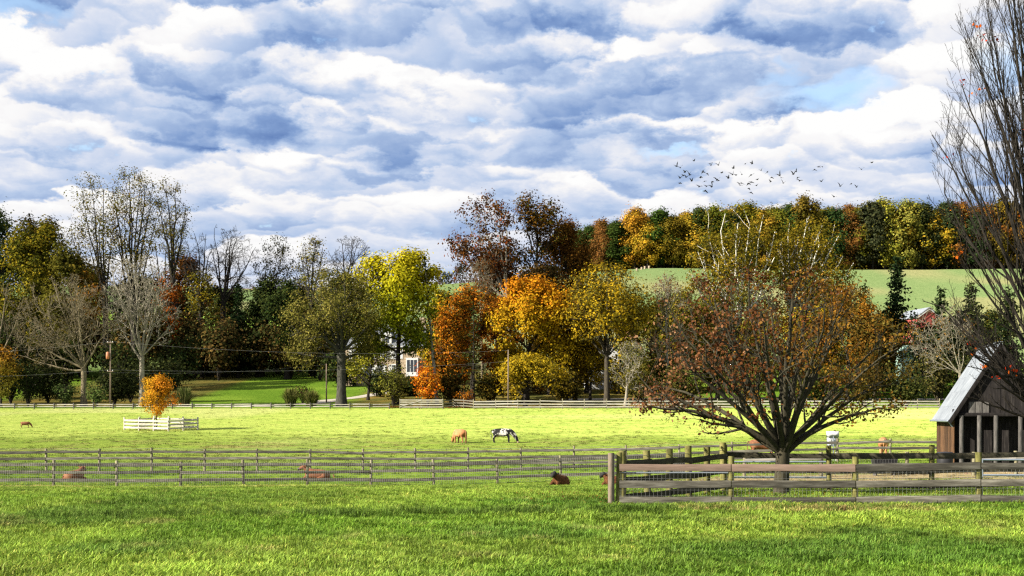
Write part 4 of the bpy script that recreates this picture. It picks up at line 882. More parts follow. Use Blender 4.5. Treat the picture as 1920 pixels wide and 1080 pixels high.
# ---- the tall leafless tree at the right edge
DT = 52.0
stems = []
rr_ = random.Random(8)
for (x, y) in [(1778,232),(1786,310),(1780,400),(1775,480),(1800,160),(1816,90),(1832,30),(1848,-30),(1858,-70),(1880,-90),(1900,-110),(1925,-120),(1950,-110),(1975,-90),(2000,-60),(2030,0),(2055,90),(2075,200),(2090,320),(2085,450),
               (1745,560),(1765,600),(1870,40),(1890,120),(1850,180),(1830,260),(1815,340),(1880,260),(1905,20)]:
    h0 = .3 + .7 * max(0, min(1, (620 - y) / 700.0)) + rr_.uniform(-.1, .1)
    stems.append((x, y, rr_.uniform(-2.2, 2.2), max(.15, min(1.0, h0)), .10))
for (x, y) in [(1785,690),(1800,650),(1822,705),(1775,640),(1840,730),(1860,690),(1810,600),(1795,745),(1845,640)]:
    stems.append((x, y, rr_.uniform(-2.0, .5), rr_.uniform(.25, .5), -.04))
tree('bare_tree','very tall leafless tree with steep upswept twigs cut by the right edge',1985,DT,-120,1752,2140,760,26,502,'bark_dark',
     dict(n=130,mul=1,size=.12,pal=[(214,72,28),(226,110,36),(190,60,30)],spread=.12,per=6),fork=520,lean=1962,stem_r=.40,stems=stems,n1=10,n2=5,n3=2,sides=(10,6,4,3,3),rmin=.0055,ang=24,trop=.20,wob=.09,l2=.42,l3=.5,depth=.9)

# ---- fallen leaves
def fallen():
    r = np.random.default_rng(44); n = 1300
    bm = ground_px(1464, D_M); x = bm.x + r.normal(-1.2, 3.6, n); y = bm.y + r.normal(-1.5, 3.2, n)
    x2 = r.uniform(.2, 3.2, 120); y2 = r.normal(35.6, 1.0, 120)
    b3 = ground_px(293, 152.5); x3 = b3.x + r.normal(1, 2.2, 500); y3 = b3.y + r.normal(0, 2.2, 500)
    xg = r.uniform(-18, 32, 4200); yg = r.normal(209.5, 1.5, 4200)
    X = np.concatenate([x, x2, x3, xg]); Y = np.concatenate([y, y2, y3, yg]); m = len(X)
    size = np.where(Y > 200, .3, np.where(Y > 100, .12, .055)) * r.uniform(.6, 1.3, m)
    C = np.stack([X, Y, gz(X, Y) + np.where(Y > 100, .10, .07)], 1)
    V, Q = quads(r, C, unit(r.normal(0, .35, (m, 3)) + UP), size, .8)
    pal = np.array([srgb(*c, LK) for c in [(120, 80, 46), (140, 92, 48), (96, 62, 40), (160, 112, 52)]]); c = pal[r.integers(0, 4, m)] * r.uniform(.7, 1.3, (m, 1))
    tag(link('fallen_leaves', mesh('fallen_leaves', V, Q, MAT['leaf'], np.repeat(c, 4, 0))), 'brown fallen leaves scattered under the maples', 'leaves', kind='stuff')
fallen()

# ------------------------------------------------------------------ fences
def box_mesh(name, mat, seed, jit=.0):
    """unit box, edges slightly uneven, cut twice along its length"""
    r = np.random.default_rng(seed); V = []; Q = []
    xs = (-.5, -.17, .17, .5)
    for x in xs:
        j = r.normal(0, jit, 4)
        V += [(x, -.5, -.5 + j[0]), (x, .5, -.5 + j[1]), (x, .5, .5 + j[2]), (x, -.5, .5 + j[3])]
    for k in range(3):
        a = 4 * k
        for i in range(4): Q.append((a + i, a + (i + 1) % 4, a + 4 + (i + 1) % 4, a + 4 + i))
    Q += [(3, 2, 1, 0), (12, 13, 14, 15)]
    return mesh(name, V, Q, MAT[mat])
BOX = {}
def box(mat, k=0, jit=.05):
    key = (mat, k, jit)
    if key not in BOX: BOX[key] = box_mesh('box_' + mat, mat, 60 + k, jit)
    return BOX[key]
RB = random.Random(12)
def bar(name, parent, p, q, w, h, mat, roll=0.0, jit=.05):
    """a board or post from p to q (world), width w (horizontal), height h (vertical), local to parent's location"""
    p, q = Vector(p), Vector(q); d = q - p; L = d.length
    o = link(name, box(mat, RB.randrange(5), jit), parent)
    z = Vector((0, 0, 1)) if abs(d.normalized().z) < .95 else Vector((0, 1, 0))
    x = d.normalized(); y = z.cross(x).normalized(); zz = x.cross(y)
    M = Matrix((x, y, zz)).transposed().to_4x4()
    base = parent.location if parent is not None else Vector()
    if parent is not None and parent.parent is not None: base = base + parent.parent.location
    o.matrix_local = Matrix.Translation((p + q) / 2 - base) @ M @ Matrix.Rotation(roll, 4, 'X') @ Matrix.Diagonal((L, w, h, 1))
    return o

def wire_grid(name, parent, pts, z0, z1, step, rows, thick, off):
    """welded wire between ground points pts, one joined part"""
    V, Q = [], []
    def seg(a, b):
        d = b - a; d /= np.linalg.norm(d); ref = UP if abs(d[2]) < .9 else np.array([0, 1., 0]); u = unit(np.cross(d, ref)) * thick / 2; w = np.cross(d, unit(u)) * thick / 2
        i = len(V)
        for p in (a, b): V.extend([p - u - w, p + u - w, p + u + w, p - u + w])
        Q.extend([(i, i + 1, i + 5, i + 4), (i + 1, i + 2, i + 6, i + 5), (i + 2, i + 3, i + 7, i + 6), (i + 3, i, i + 4, i + 7)])
    base = np.array(parent.location)
    for a, b in zip(pts[:-1], pts[1:]):
        a = np.array([a[0], a[1] + off, g1(*a)]) - base; b = np.array([b[0], b[1] + off, g1(*b)]) - base; L = np.linalg.norm(b - a)
        for z in np.linspace(z0, z1, rows): seg(a + [0, 0, z], b + [0, 0, z])
        for k in range(int(L / step)):
            p = a + (b - a) * (k + .5) * step / L; seg(p + np.array([0, 0, z0]), p + np.array([0, 0, z1]))
    o = link(name, mesh(name, np.array(V), np.array(Q), MAT['wire']), parent); o['kind'] = 'stuff'; return o

def fence(label, pts, boards, bh, post_h, post_w, bmat, pmat, name='board_fence', side=-1, thick=.03, wires=None, group=None, toprun=None, mats=None, sag=.02):
    """posts at pts, boards (heights) nailed between them"""
    root = empty(name, (pts[0][0], pts[0][1], g1(*pts[0])), label, 'fence', group)
    for k, (x, y) in enumerate(pts):
        z = g1(x, y); lean = RB.gauss(0, .028)
        bar('post', root, (x, y, z - .3), (x + lean, y + RB.gauss(0, .01), z + post_h * RB.uniform(.95, 1.05)), post_w, post_w * RB.uniform(.9, 1.1), pmat, 0, .03)
    for k, (a, b) in enumerate(zip(pts[:-1], pts[1:])):
        d = Vector((b[0] - a[0], b[1] - a[1])); n = Vector((-d.y, d.x)).normalized() * side * (post_w / 2 + thick / 2 + .004)
        for j, h in enumerate(boards):
            e = [RB.gauss(0, sag) for _ in range(2)]; m = bmat if mats is None else mats.get((k, j), bmat)
            bar('board', root, (a[0] + n.x + d.x * .004, a[1] + n.y + d.y * .004, g1(*a) + h + e[0]), (b[0] + n.x - d.x * .004, b[1] + n.y - d.y * .004, g1(*b) + h + e[1]), thick, bh * RB.uniform(.93, 1.05), m, RB.gauss(0, .03))
    if wires: wire_grid('wire_mesh', root, pts, *wires)
    if toprun:
        for h in toprun:
            for a, b in zip(pts[:-1], pts[1:]):
                bar('wire', root, (a[0], a[1], g1(*a) + h), (b[0], b[1], g1(*b) + h), .012, .012, 'wire', 0, 0)
    return root
def row(px0, px1, step, d, d1=None):
    n = int(round((px1 - px0) / step)); out = []
    for k in range(n + 1):
        x = px0 + step * k; dd = d if d1 is None else d + (d1 - d) * k / max(n, 1); out.append(((x - XC) / F * dd, dd))
    return out
# mesh fence, nearer of the two long paddock fences
fence('grey board fence backed with wire mesh, nearer of the two long paddock fences', row(-19, 1290, 119, 68.2), (.30, .68, 1.04), .14, 1.24, .12, 'old_board', 'pale_post', wires=(.05, 1.15, .105, 8, .0055, -.11))
# second long fence
fence('grey three board fence behind the mesh fence, running across to the barn', row(-12, 1770, 98.9, 81.0), (.40, .76, 1.12), .14, 1.32, .115, 'old_board', 'pale_post', toprun=(1.28,))
# pen: front, side and back
front = [((x - XC) / F * 35.0, 35.0) for x in (1160, 1370, 1603, 1837, 2070)]
r_ = fence('weathered pen fence nearest the camera with one new pinkish top board', front, (.135, .53, .935), .165, 1.25, .13, 'old_board', 'mossy_post', wires=(.1, .95, .10, 7, .003, -.09),
      mats={(0, 2): 'new_board', (1, 2): 'new_board'}, sag=.004)
x0 = (1146 - XC) / F * 34.95; z0 = g1(x0, 34.95)
bar('post', r_, (x0, 34.95, z0 - .3), (x0, 34.95, z0 + 1.29), .15, .17, 'tan_post', 0, .02)
rail = bar('rail', r_, (front[0][0], 35.12, g1(*front[0]) + .80), (front[1][0], 35.12, g1(*front[1]) + .80), .04, .04, 'galvanised', 0, 0)
A_ = ((1168 - XC) / F * 35.6, 35.6); B_ = ((1357 - XC) / F * 42.0, 42.0)
side_ = [(A_[0] + (B_[0] - A_[0]) * t, A_[1] + (B_[1] - A_[1]) * t) for t in (0, .22, .42, .62, .81, 1)]
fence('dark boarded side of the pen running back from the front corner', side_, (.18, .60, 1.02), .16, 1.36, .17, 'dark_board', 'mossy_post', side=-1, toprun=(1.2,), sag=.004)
back = [((x - XC) / F * 42.2, 42.2) for x in (1360, 1555, 1747, 1940, 2133)]
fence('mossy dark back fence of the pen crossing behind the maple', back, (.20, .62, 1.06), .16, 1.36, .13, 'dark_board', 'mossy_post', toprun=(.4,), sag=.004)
# far rails by the lane
fence('low pale split rail fence along the lane at the far side of the field', row(-10, 746, 37.0, 205), (.32, .62), .12, .85, .14, 'white_board', 'grey_post', name='rail_fence', thick=.06, side=1)
fence('pale four board fence along the far side of the field, right of the gate', row(888, 1770, 41.6, 204.5), (.30, .68, 1.08), .17, 1.42, .14, 'white_board', 'pale_post', thick=.04)
fence('dark return of the far fence sloping down beside the gate', [((832 - XC) / F * 205, 205), ((850 - XC) / F * 208, 208), ((870 - XC) / F * 207, 207), ((888 - XC) / F * 204.6, 204.6)], (.35, .75, 1.12), .17, 1.4, .14, 'old_board', 'pale_post', thick=.04)
# gate in the far fence
def gate():
    a = ((750 - XC) / F * 205, 205.0); b = ((830 - XC) / F * 205, 205.0); root = empty('field_gate', (a[0], a[1], g1(*a)), 'pale wooden field gate between the rail fence and the board fence', 'gate')
    for x in (a[0], (a[0] + b[0]) / 2, b[0]): bar('post', root, (x, 205, g1(x, 205) - .3), (x, 205, g1(x, 205) + 1.45), .16, .16, 'pale_post', 0, .02)
    for h in (.25, .62, .95, 1.25): bar('board', root, (a[0], 204.88, g1(*a) + h), (b[0], 204.88, g1(*b) + h), .04, .15, 'white_board')
    bar('brace', root, (a[0], 204.82, g1(*a) + .3), ((a[0] + b[0]) / 2, 204.82, g1(*a) + 1.2), .03, .10, 'white_board')
gate()
# square guard round the small orange tree
def guard():
    B = np.array([(316 - XC) / F * 149.5, 149.5]); u = np.array([.46, .89]); w = np.array([-.89, .46]); L1, L2 = 6.6, 4.6
    L1 = ((328 - 232) / F * 150) / .89; L2 = ((366 - 328) / F * 151) / .46
    C = B + u * L2; A = B + w * L1; Dd = A + u * L2
    root = empty('tree_guard', (B[0], B[1], g1(*B)), 'square wooden guard fence round the small orange maple in the pasture', 'fence')
    cs = [A, B, C, Dd, A]
    for k in range(4):
        p, q = cs[k], cs[k + 1]; n = 3 if k in (0, 2) else 2
        for i in range(n):
            m = p + (q - p) * i / n; bar('post', root, (m[0], m[1], g1(*m) - .3), (m[0], m[1], g1(*m) + 1.36), .15, .15, 'white_board', 0, .02)
        d = (q - p) / np.linalg.norm(q - p); out = np.array([d[1], -d[0]])
        if np.dot(out, (p + q) / 2 - (A + C) / 2) < 0: out = -out
        for i in range(n):
            a = p + (q - p) * i / n + out * .1; b = p + (q - p) * (i + 1) / n + out * .1
            for h in (.30, .68, 1.06): bar('board', root, (a[0], a[1], g1(*a) + h), (b[0], b[1], g1(*b) + h), .04, .19 if k == 0 else .16, 'white_board')
guard()
#@@PART5
# ------------------------------------------------------------------ barn
def poly(name, parent, V, Fs, mat, smooth=False):
    me = bpy.data.meshes.new(name); me.from_pydata([tuple(v) for v in V], [], Fs); me.materials.append(MAT[mat]); me.update()
    return link(name, me, parent)

def slab(name, parent, quad, thick, mat):
    """flat slab from four corners (parent-local), given thickness along its normal"""
    q = [Vector(v) for v in quad]; n = (q[1] - q[0]).cross(q[3] - q[0]).normalized() * thick
    V = q + [v - n for v in q]
    return poly(name, parent, V, [(0, 1, 2, 3), (7, 6, 5, 4), (0, 4, 5, 1), (1, 5, 6, 2), (2, 6, 7, 3), (3, 7, 4, 0)], mat)

def barn():
    O = ground_px(1876, 68.0); zb = (YH - 869) / F * 68.0
    root = empty('barn', (O.x, O.y, zb), 'small dark wooden barn with pale tin roof at the right edge', 'barn')
    root.rotation_euler.z = -math.atan2(.185, .98)          # local +y runs back along the ridge, +x to the right
    hw, L, eh, rh, ov = 2.15, 7.6, 2.35, 5.7, .22
    sl_ = (rh - eh) / hw
    RB2 = random.Random(4)
    # plank walls: left side (lit), right side, back
    def planks(part, n, a, b, z0, z1f, mat, nrm):
        w = link(part, None, root); w.empty_display_size = .2
        for k in range(n):
            t0, t1 = k / n, (k + 1) / n; g = .002
            p = a + (b - a) * (t0 + g / (b - a).length); q = a + (b - a) * (t1 - g / (b - a).length); m = (p + q) / 2
            off = nrm * RB2.uniform(0, .02); z1a, z1b = z1f(p), z1f(q)
            V = [(p + off).to_3d() + Vector((0, 0, z0)), (q + off).to_3d() + Vector((0, 0, z0)), (q + off).to_3d() + Vector((0, 0, z1b)), (p + off).to_3d() + Vector((0, 0, z1a))]
            e = (nrm * -.035).to_3d(); V += [v + e for v in V]
            poly('plank', w, V, [(0, 1, 2, 3), (7, 6, 5, 4), (0, 4, 5, 1), (1, 5, 6, 2), (2, 6, 7, 3), (3, 7, 4, 0)], mat)
    V2 = Vector
    planks('side_wall', 32, V2((-hw, 0)), V2((-hw, L)), -.6, lambda p: eh, 'barn_wood', V2((-1, 0)))
    planks('side_wall', 32, V2((hw, 0)), V2((hw, L)), -.6, lambda p: eh, 'barn_wood', V2((1, 0)))
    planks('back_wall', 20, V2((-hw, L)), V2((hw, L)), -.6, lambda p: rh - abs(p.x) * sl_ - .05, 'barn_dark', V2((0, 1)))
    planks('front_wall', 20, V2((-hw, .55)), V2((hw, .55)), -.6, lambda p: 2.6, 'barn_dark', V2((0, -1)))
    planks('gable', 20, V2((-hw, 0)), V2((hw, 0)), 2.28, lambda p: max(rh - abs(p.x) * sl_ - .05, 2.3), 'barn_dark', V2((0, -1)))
    def lb(name, p, q, w, h, mat):
        p, q = Vector(p), Vector(q); d = q - p; o = link(name, box(mat, RB2.randrange(5), .02), root)
        x = d.normalized(); z = Vector((0, 0, 1)) if abs(x.z) < .9 else Vector((0, 1, 0)); y = z.cross(x).normalized()
        o.matrix_local = Matrix.Translation((p + q) / 2) @ Matrix((x, y, x.cross(y))).transposed().to_4x4() @ Matrix.Diagonal((d.length, w, h, 1)); return o
    for x in (-1.80, -.98, -.22, .9, 1.9): lb('post', (x, -.06, -.6), (x, -.06, 2.3), .19, .17, 'grey_post')
    lb('beam', (-hw, -.075, 2.34), (hw, -.075, 2.34), .05, .16, 'barn_dark')
    for x in (-1.32, -1.0, -.68): lb('patch_board', (x, -.05, 2.26), (x, -.05, 2.95), .29, .03, 'grey_post')
    # roof: tin sheets on both slopes, seams, ridge cap, bargeboards, gutter
    for s in (-1, 1):
        rf = link('roof', None, root)
        n = 5; y0, y1 = -ov, L + ov
        ex, ez = s * (hw + ov), eh - ov * sl_
        for k in range(n):
            a, b = k / n, (k + 1) / n
            p0 = Vector((0, 0, rh + .06)).lerp(Vector((ex, 0, ez + .06)), a); p1 = Vector((0, 0, rh + .06)).lerp(Vector((ex, 0, ez + .06)), b + .02 * (k < n - 1))
            up = Vector((0, 0, .008 * (n - k)))
            q = [Vector((p0.x, y0, p0.z)) + up, Vector((p0.x, y1, p0.z)) + up, Vector((p1.x, y1, p1.z)) + up, Vector((p1.x, y0, p1.z)) + up]
            if s > 0: q = q[::-1]
            slab('tin_sheet', rf, q[::-1] if s < 0 else q[::-1], .012, 'tin_roof')
        for yy in np.arange(y0 + .5, y1, .62):
            c = link('seam', box('tin_roof', 0, .0), rf); p, q = Vector((0, yy, rh + .085)), Vector((ex, yy, ez + .085)); d = q - p; x = d.normalized(); y = Vector((0, 1, 0)); z = x.cross(y)
            c.matrix_local = Matrix.Translation((p + q) / 2) @ Matrix((x, y, z)).transposed().to_4x4() @ Matrix.Diagonal((d.length, .03, .02, 1))
        lb('bargeboard', (0, y0 - .03, rh - .06), (ex, y0 - .03, ez - .06), .04, .18, 'barn_dark')
    lb('ridge_cap', (0, -ov - .02, rh + .10), (0, L + ov, rh + .10), .24, .05, 'tin_roof')
    gx = -(hw + ov) - .06; gzv = eh - ov * sl_ + .02
    lb('gutter', (gx, -ov, gzv), (gx, L + ov, gzv), .12, .10, 'galvanised')
    lb('downpipe', (gx, .1, gzv), (gx + .25, .15, gzv - .28), .06, .06, 'galvanised')
barn()

# ------------------------------------------------------------------ stone house and far buildings
def house():
    zb = g1(-25, 272) - .6; root = empty('stone_house', (-24.6, 272, zb), 'stone house with white dormers half hidden behind the yellow maple', 'house')
    root.rotation_euler.z = math.radians(-7)
    W, Dp, eh, rh = 15.0, 9.0, (YH - 648) / F * 272 - zb, (YH - 606) / F * 272 - zb
    def bx(name, x0, x1, y0, y1, z0, z1, mat, parent=None):
        V = [(x0, y0, z0), (x1, y0, z0), (x1, y1, z0), (x0, y1, z0), (x0, y0, z1), (x1, y0, z1), (x1, y1, z1), (x0, y1, z1)]
        return poly(name, parent or root, V, [(0, 3, 2, 1), (4, 5, 6, 7), (0, 1, 5, 4), (1, 2, 6, 5), (2, 3, 7, 6), (3, 0, 4, 7)], mat)
    h = W / 2
    poly('wall', root, [(-h, 0, -1), (h, 0, -1), (h, Dp, -1), (-h, Dp, -1), (-h, 0, eh), (h, 0, eh), (h, Dp, eh), (-h, Dp, eh), (-h, Dp / 2, rh - .2), (h, Dp / 2, rh - .2)],
         [(0, 1, 5, 4), (2, 3, 7, 6), (3, 0, 4, 8, 7), (1, 2, 6, 9, 5)], 'stone_wall')
    e = .4; k = (rh - eh) / (Dp / 2)
    slab('roof', root, [(-h - e, -e, eh - e * k), (h + e, -e, eh - e * k), (h + e, Dp / 2, rh), (-h - e, Dp / 2, rh)], .18, 'slate')
    slab('roof', root, [(h + e, Dp + e, eh - e * k), (-h - e, Dp + e, eh - e * k), (-h - e, Dp / 2, rh), (h + e, Dp / 2, rh)], .18, 'slate')
    bx('cornice', -h - .1, h + .1, -.25, -.03, eh - .32, eh - .1, 'white_paint')
    for x in (-h + 1.0, h - 1.2): bx('chimney', x, x + 1.1, Dp / 2 - .5, Dp / 2 + .5, rh - 1.2, rh + 1.3, 'stone_wall')
    def window(x, z, w, hh, nx=3, ny=4, y=0.0):
        f = bx('window', x - w / 2 - .14, x + w / 2 + .14, y - .10, y + .05, z - .14, z + hh + .16, 'white_paint')
        for i in range(nx):
            for j in range(ny):
                a, b = x - w / 2 + w * i / nx + .03, x - w / 2 + w * (i + 1) / nx - .03; c, d = z + hh * j / ny + .03, z + hh * (j + 1) / ny - .03
                poly('pane', f, [(a, y - .115, c), (b, y - .115, c), (b, y - .115, d), (a, y - .115, d)], [(0, 1, 2, 3)], 'glass')
        for s in (-1, 1): bx('shutter', x + s * (w / 2 + .42) - .25, x + s * (w / 2 + .42) + .25, y - .08, y - .01, z - .05, z + hh + .05, 'white_paint', f)
    for x in (-5.6, -2.6, .3, 2.6): window(x, eh - 2.5, 1.0, 1.7)
    for x in (-5.6, -3.0, -.6, 2.2): window(x, eh - 5.7, 1.05, 2.0)
    for x in (-3.4, 0.4):      # gabled dormers
        dm = bx('dormer', x - 1.1, x + 1.1, .35, 3.6, eh + .15, eh + 2.1, 'white_paint'); t = eh + 2.1
        slab('dormer_roof', dm, [(x - 1.4, .1, t - .25), (x, .1, t + 1.15), (x, 4.2, t + 1.15), (x - 1.4, 4.2, t - .25)][::-1], .1, 'slate')
        slab('dormer_roof', dm, [(x, .1, t + 1.15), (x + 1.4, .1, t - .25), (x + 1.4, 4.2, t - .25), (x, 4.2, t + 1.15)][::-1], .1, 'slate')
        poly('pediment', dm, [(x - 1.1, .34, t), (x + 1.1, .34, t), (x, .34, t + 1.05)], [(0, 1, 2)], 'white_paint')
        for i in range(2): poly('pane', dm, [(x - .7 + .72 * i, .335, eh + .5), (x - .06 + .72 * i, .335, eh + .5), (x - .06 + .72 * i, .335, eh + 1.8), (x - .7 + .72 * i, .335, eh + 1.8)], [(0, 1, 2, 3)], 'glass')
    # white bay window on the right-hand end
    by = bx('bay_window', 4.6, 6.9, -1.1, 0.0, eh - 5.9, eh - 2.4, 'white_paint')
    for i in range(3): poly('pane', by, [(4.8 + .68 * i, -1.115, eh - 5.1), (5.36 + .68 * i, -1.115, eh - 5.1), (5.36 + .68 * i, -1.115, eh - 2.8), (4.8 + .68 * i, -1.115, eh - 2.8)], [(0, 1, 2, 3)], 'glass')
    bx('door', -1.9, -.9 - .1, -.09, .02, eh - 7.6, eh - 5.9, 'white_paint')
house()
def retaining_wall():
    a, b = px(690, 0, 256), px(806, 0, 259); root = empty('retaining_wall', (a[0], 256, g1(a[0], 256)), 'dark stone retaining wall on the bank below the stone house', 'wall')
    r = random.Random(6); n = 26
    for k in range(n):
        for j in range(5):
            p = (a * (n - k) + b * k) / n; q = (a * (n - k - 1) + b * (k + 1)) / n; sh = (q - p) * (.5 if j % 2 else 0); z = g1(p[0], p[1]) - .3
            bar('stone', root, (p[0] + sh[0] + .03, p[1] + r.uniform(-.05, .05), z + .3 + j * .55), (q[0] + sh[0] - .03, q[1] + r.uniform(-.05, .05), z + .3 + j * .55), .5, .52, 'dark_stone', 0, .05)
retaining_wall()
def gable_shed(name, label, cat, pxc, d, top, eave, w, mat, rmat, L=9.0, rot=0.0, trim='white_paint', hue=None):
    b = ground_px(pxc, d); s = d / F; hw = w * s / 2; rh = (YH - top) * s - b.z; eh = (YH - eave) * s - b.z
    root = empty(name, b, label, cat); root.rotation_euler.z = rot
    poly('wall', root, [(-hw, 0, -1), (hw, 0, -1), (hw, L, -1), (-hw, L, -1), (-hw, 0, eh), (hw, 0, eh), (hw, L, eh), (-hw, L, eh), (0, 0, rh - .1), (0, L, rh - .1)],
         [(0, 1, 5, 8, 4), (2, 3, 7, 9, 6), (3, 0, 4, 7), (1, 2, 6, 5)], mat)
    k = (rh - eh) / hw; e = .35
    for q in ([(-hw - e, -e, eh - e * k), (0, -e, rh), (0, L + e, rh), (-hw - e, L + e, eh - e * k)], [(0, -e, rh), (hw + e, -e, eh - e * k), (hw + e, L + e, eh - e * k), (0, L + e, rh)]):
        slab('roof', root, q[::-1], .14, rmat)
    for s_ in (-1, 1): slab('trim', root, [(0, -e - .02, rh - .16), (s_ * (hw + e), -e - .02, eh - e * k - .16), (s_ * (hw + e), -e - .02, eh - e * k - .42), (0, -e - .02, rh - .42)][::s_], .05, trim)
    return root
gable_shed('red_barn', 'red barn gable with white edged roof among the dark pines', 'barn', 1742, 322, 577, 594, 48, 'red_siding', 'tin_roof', 12, math.radians(8))
gable_shed('green_shed', 'pale green tin shed behind the fence right of the pen maple', 'shed', 1704, 240, 648, 658, 26, 'green_tin', 'green_tin', 4, 0)
gable_shed('white_house', 'white building glimpsed through the airy yellow tree', 'house', 1128, 262, 640, 655, 62, 'white_paint', 'slate', 7, 0)
gable_shed('stone_shed', 'small pale stone shed on the bright slope at the far left', 'shed', 38, 330, 616, 624, 26, 'stone_wall', 'slate', 4, 0)

# ------------------------------------------------------------------ poles, wires, small yard things
def lathe(name, parent, prof, mat, n=14, loc=(0, 0, 0)):
    P = np.array(prof); a = np.arange(n) / n * 2 * np.pi
    V = np.stack([P[:, 0:1] * np.cos(a), P[:, 0:1] * np.sin(a), np.repeat(P[:, 1:2], n, 1)], -1).reshape(-1, 3) + np.array(loc)
    k = len(P); i = (np.arange(k - 1) * n)[:, None]; s = np.arange(n)[None]; s2 = (s + 1) % n
    return link(name, mesh(name, V, np.stack([i + s, i + s2, i + s2 + n, i + s + n], -1).reshape(-1, 4), MAT[mat], None, True), parent)
POLES = []
def pole(xp, d, top, label, extra=True):
    b = ground_px(xp, d); H = (YH - top) / F * d - b.z; root = empty('utility_pole', b, label, 'utility pole')
    lathe('mast', root, [(0, -.4), (.12, -.4), (.10, H * .5), (.08, H), (0, H + .02)], 'pole_wood', 10)
    if extra:
        lathe('transformer', root, [(0, H * .78 - .5), (.24, H * .78 - .5), (.26, H * .78), (.24, H * .78 + .45), (.1, H * .78 + .55), (0, H * .78 + .55)], 'ceramic', 12, (-.38, -.05, 0))
        for h in (H * .985, H * .56):
            o = link('crossarm', box('pole_wood', 1, .02), root); o.matrix_local = Matrix.Translation((0, -.15, h - .15)) @ Matrix.Diagonal((.9, .09, .11, 1))
            for x in (-.36, .36): lathe('insulator', root, [(0, h - .09), (.05, h - .09), (.06, h), (.03, h + .08), (0, h + .08)], 'white_paint', 8, (x, -.15, 0))
    POLES.append((b, H)); return root
pole(207, 207, 639, 'wooden utility pole with crossarms and transformer at the left')
pole(612, 228, 682, 'thin wooden pole beside the massive old tree by the drive', False)
pole(953, 207.5, 656, 'wooden pole rising from the board fence before the broad golden maple', False)
def wire(label, a, b, sag):
    u = np.linspace(0, 1, 25)[:, None]; P = np.array(a) * (1 - u) + np.array(b) * u; P[:, 2] -= sag * 4 * (u * (1 - u))[:, 0]
    o = P[0].copy(); V, Q = tubes((P - o)[None], np.full((1, 25), .006), 4)
    ob = link('overhead_wire', mesh('overhead_wire', V, Q, MAT['wire'], None, True), None, o); tag(ob, label, 'wire', 'wires strung from the utility poles')
p1, h1 = POLES[0]; p2, h2 = POLES[1]; p3, h3 = POLES[2]; T = lambda p, h: (p.x, p.y - .15, p.z + h)
wire('topmost wire running right from the utility pole\'s head', T(p1, h1 - .1), T(p3, h3 - .1), 1.0)
wire('middle wire running right from the utility pole', T(p1, h1 * .57), T(p3, h3 * .8), .7)
wire('lowest wire running right to the thin pole by the drive', T(p1, h1 * .53), T(p2, h2 - .1), .6)
wire('upper wire running left from the utility pole out of view', T(p1, h1 - .1), (p1.x - 40, 207, p1.z + h1 - 1.6), .9)
wire('lower wire running left from the utility pole out of view', T(p1, h1 * .57), (p1.x - 40, 207, p1.z + h1 * .5), .7)

def cabinet():
    b = ground_px(1561, 84); root = empty('feeder_cabinet', b, 'tall white metal cabinet standing behind the maple pen', 'cabinet'); H = (YH - 809) / F * 84 - b.z; w = .58
    for sx in (-1, 1):
        for sy in (-1, 1): bar('leg', root, (b.x + sx * .26, b.y + sy * .22, b.z - .1), (b.x + sx * .26, b.y + sy * .22, b.z + .9), .05, .05, 'grey_paint', 0, 0)
    o = bar('body', root, (b.x, b.y, b.z + .9), (b.x, b.y, b.z + H), w, .5, 'grey_paint', 0, 0)
    o.matrix_local = Matrix.Translation((0, 0, (H + .9) / 2)) @ Matrix.Diagonal((w, .5, H - .9, 1))
    o = link('hood', box('white_paint', 0, 0), root); o.matrix_local = Matrix.Translation((0, -.02, H - .16)) @ Matrix.Diagonal((w + .06, .56, .36, 1))
    for x, ww in ((-.2, .13), (.0, .05), (.2, .13)):
        o = link('panel', box('white_paint', 0, 0), root); o.matrix_local = Matrix.Translation((x, -.265, (H + .9) / 2 - .18)) @ Matrix.Diagonal((ww, .02, H - 1.45, 1))
    o = link('pipe', box('galvanised', 0, 0), root); o.matrix_local = Matrix.Translation((-.02, -.34, .75)) @ Matrix.Diagonal((.05, .05, 1.5, 1))
cabinet()
def tube_gate(label, xa, xb, d, ys):
    a = ground_px(xa, d); b = ground_px(xb, d); root = empty('tube_gate', a, label, 'gate')
    zs = [(YH - y) / F * d for y in ys]
    for k, z in enumerate(zs): 
        u = np.linspace(0, 1, 3)[:, None]; P = np.array((0, 0, z - a.z)) * (1 - u) + np.array((b.x - a.x, 0, z - a.z)) * u; V, Q = tubes(P[None], np.full((1, 3), .026), 8); link('rail', mesh('rail', V, Q, MAT['galvanised'], None, True), root)
    for x in (0, b.x - a.x):
        P = np.array([[x, 0, min(zs) - a.z - .05], [x, 0, max(zs) - a.z + .02]]); V, Q = tubes(P[None], np.full((1, 2), .028), 8); link('upright', mesh('upright', V, Q, MAT['galvanised'], None, True), root)
        P = np.array([[x, .03, -.3], [x, .03, min(zs) - a.z]]); V, Q = tubes(P[None], np.full((1, 2), .02), 6); link('foot', mesh('foot', V, Q, MAT['galvanised'], None, True), root)
tube_gate('galvanised tube gate behind the maple\'s trunk in the pen', 1372, 1552, 43.2, (866, 880, 895))
tube_gate('galvanised tube gate leaning by the right end of the front pen fence', 1842, 1990, 36.2, (862, 876, 891))
fence('short pale fence with wire in front of the barn yard', [((x - XC) / F * 60, 60) for x in (1395, 1540, 1700)], (.35, .8), .11, 1.05, .13, 'white_board', 'pale_post', name='yard_fence', wires=(.1, 1.0, .12, 7, .004, -.08))
fence('short pale fence stub beside the barn\'s open front', [((x - XC) / F * 58, 58) for x in (1826, 1905, 1990)], (.3, .72), .11, 1.0, .13, 'white_board', 'pale_post', name='yard_fence')
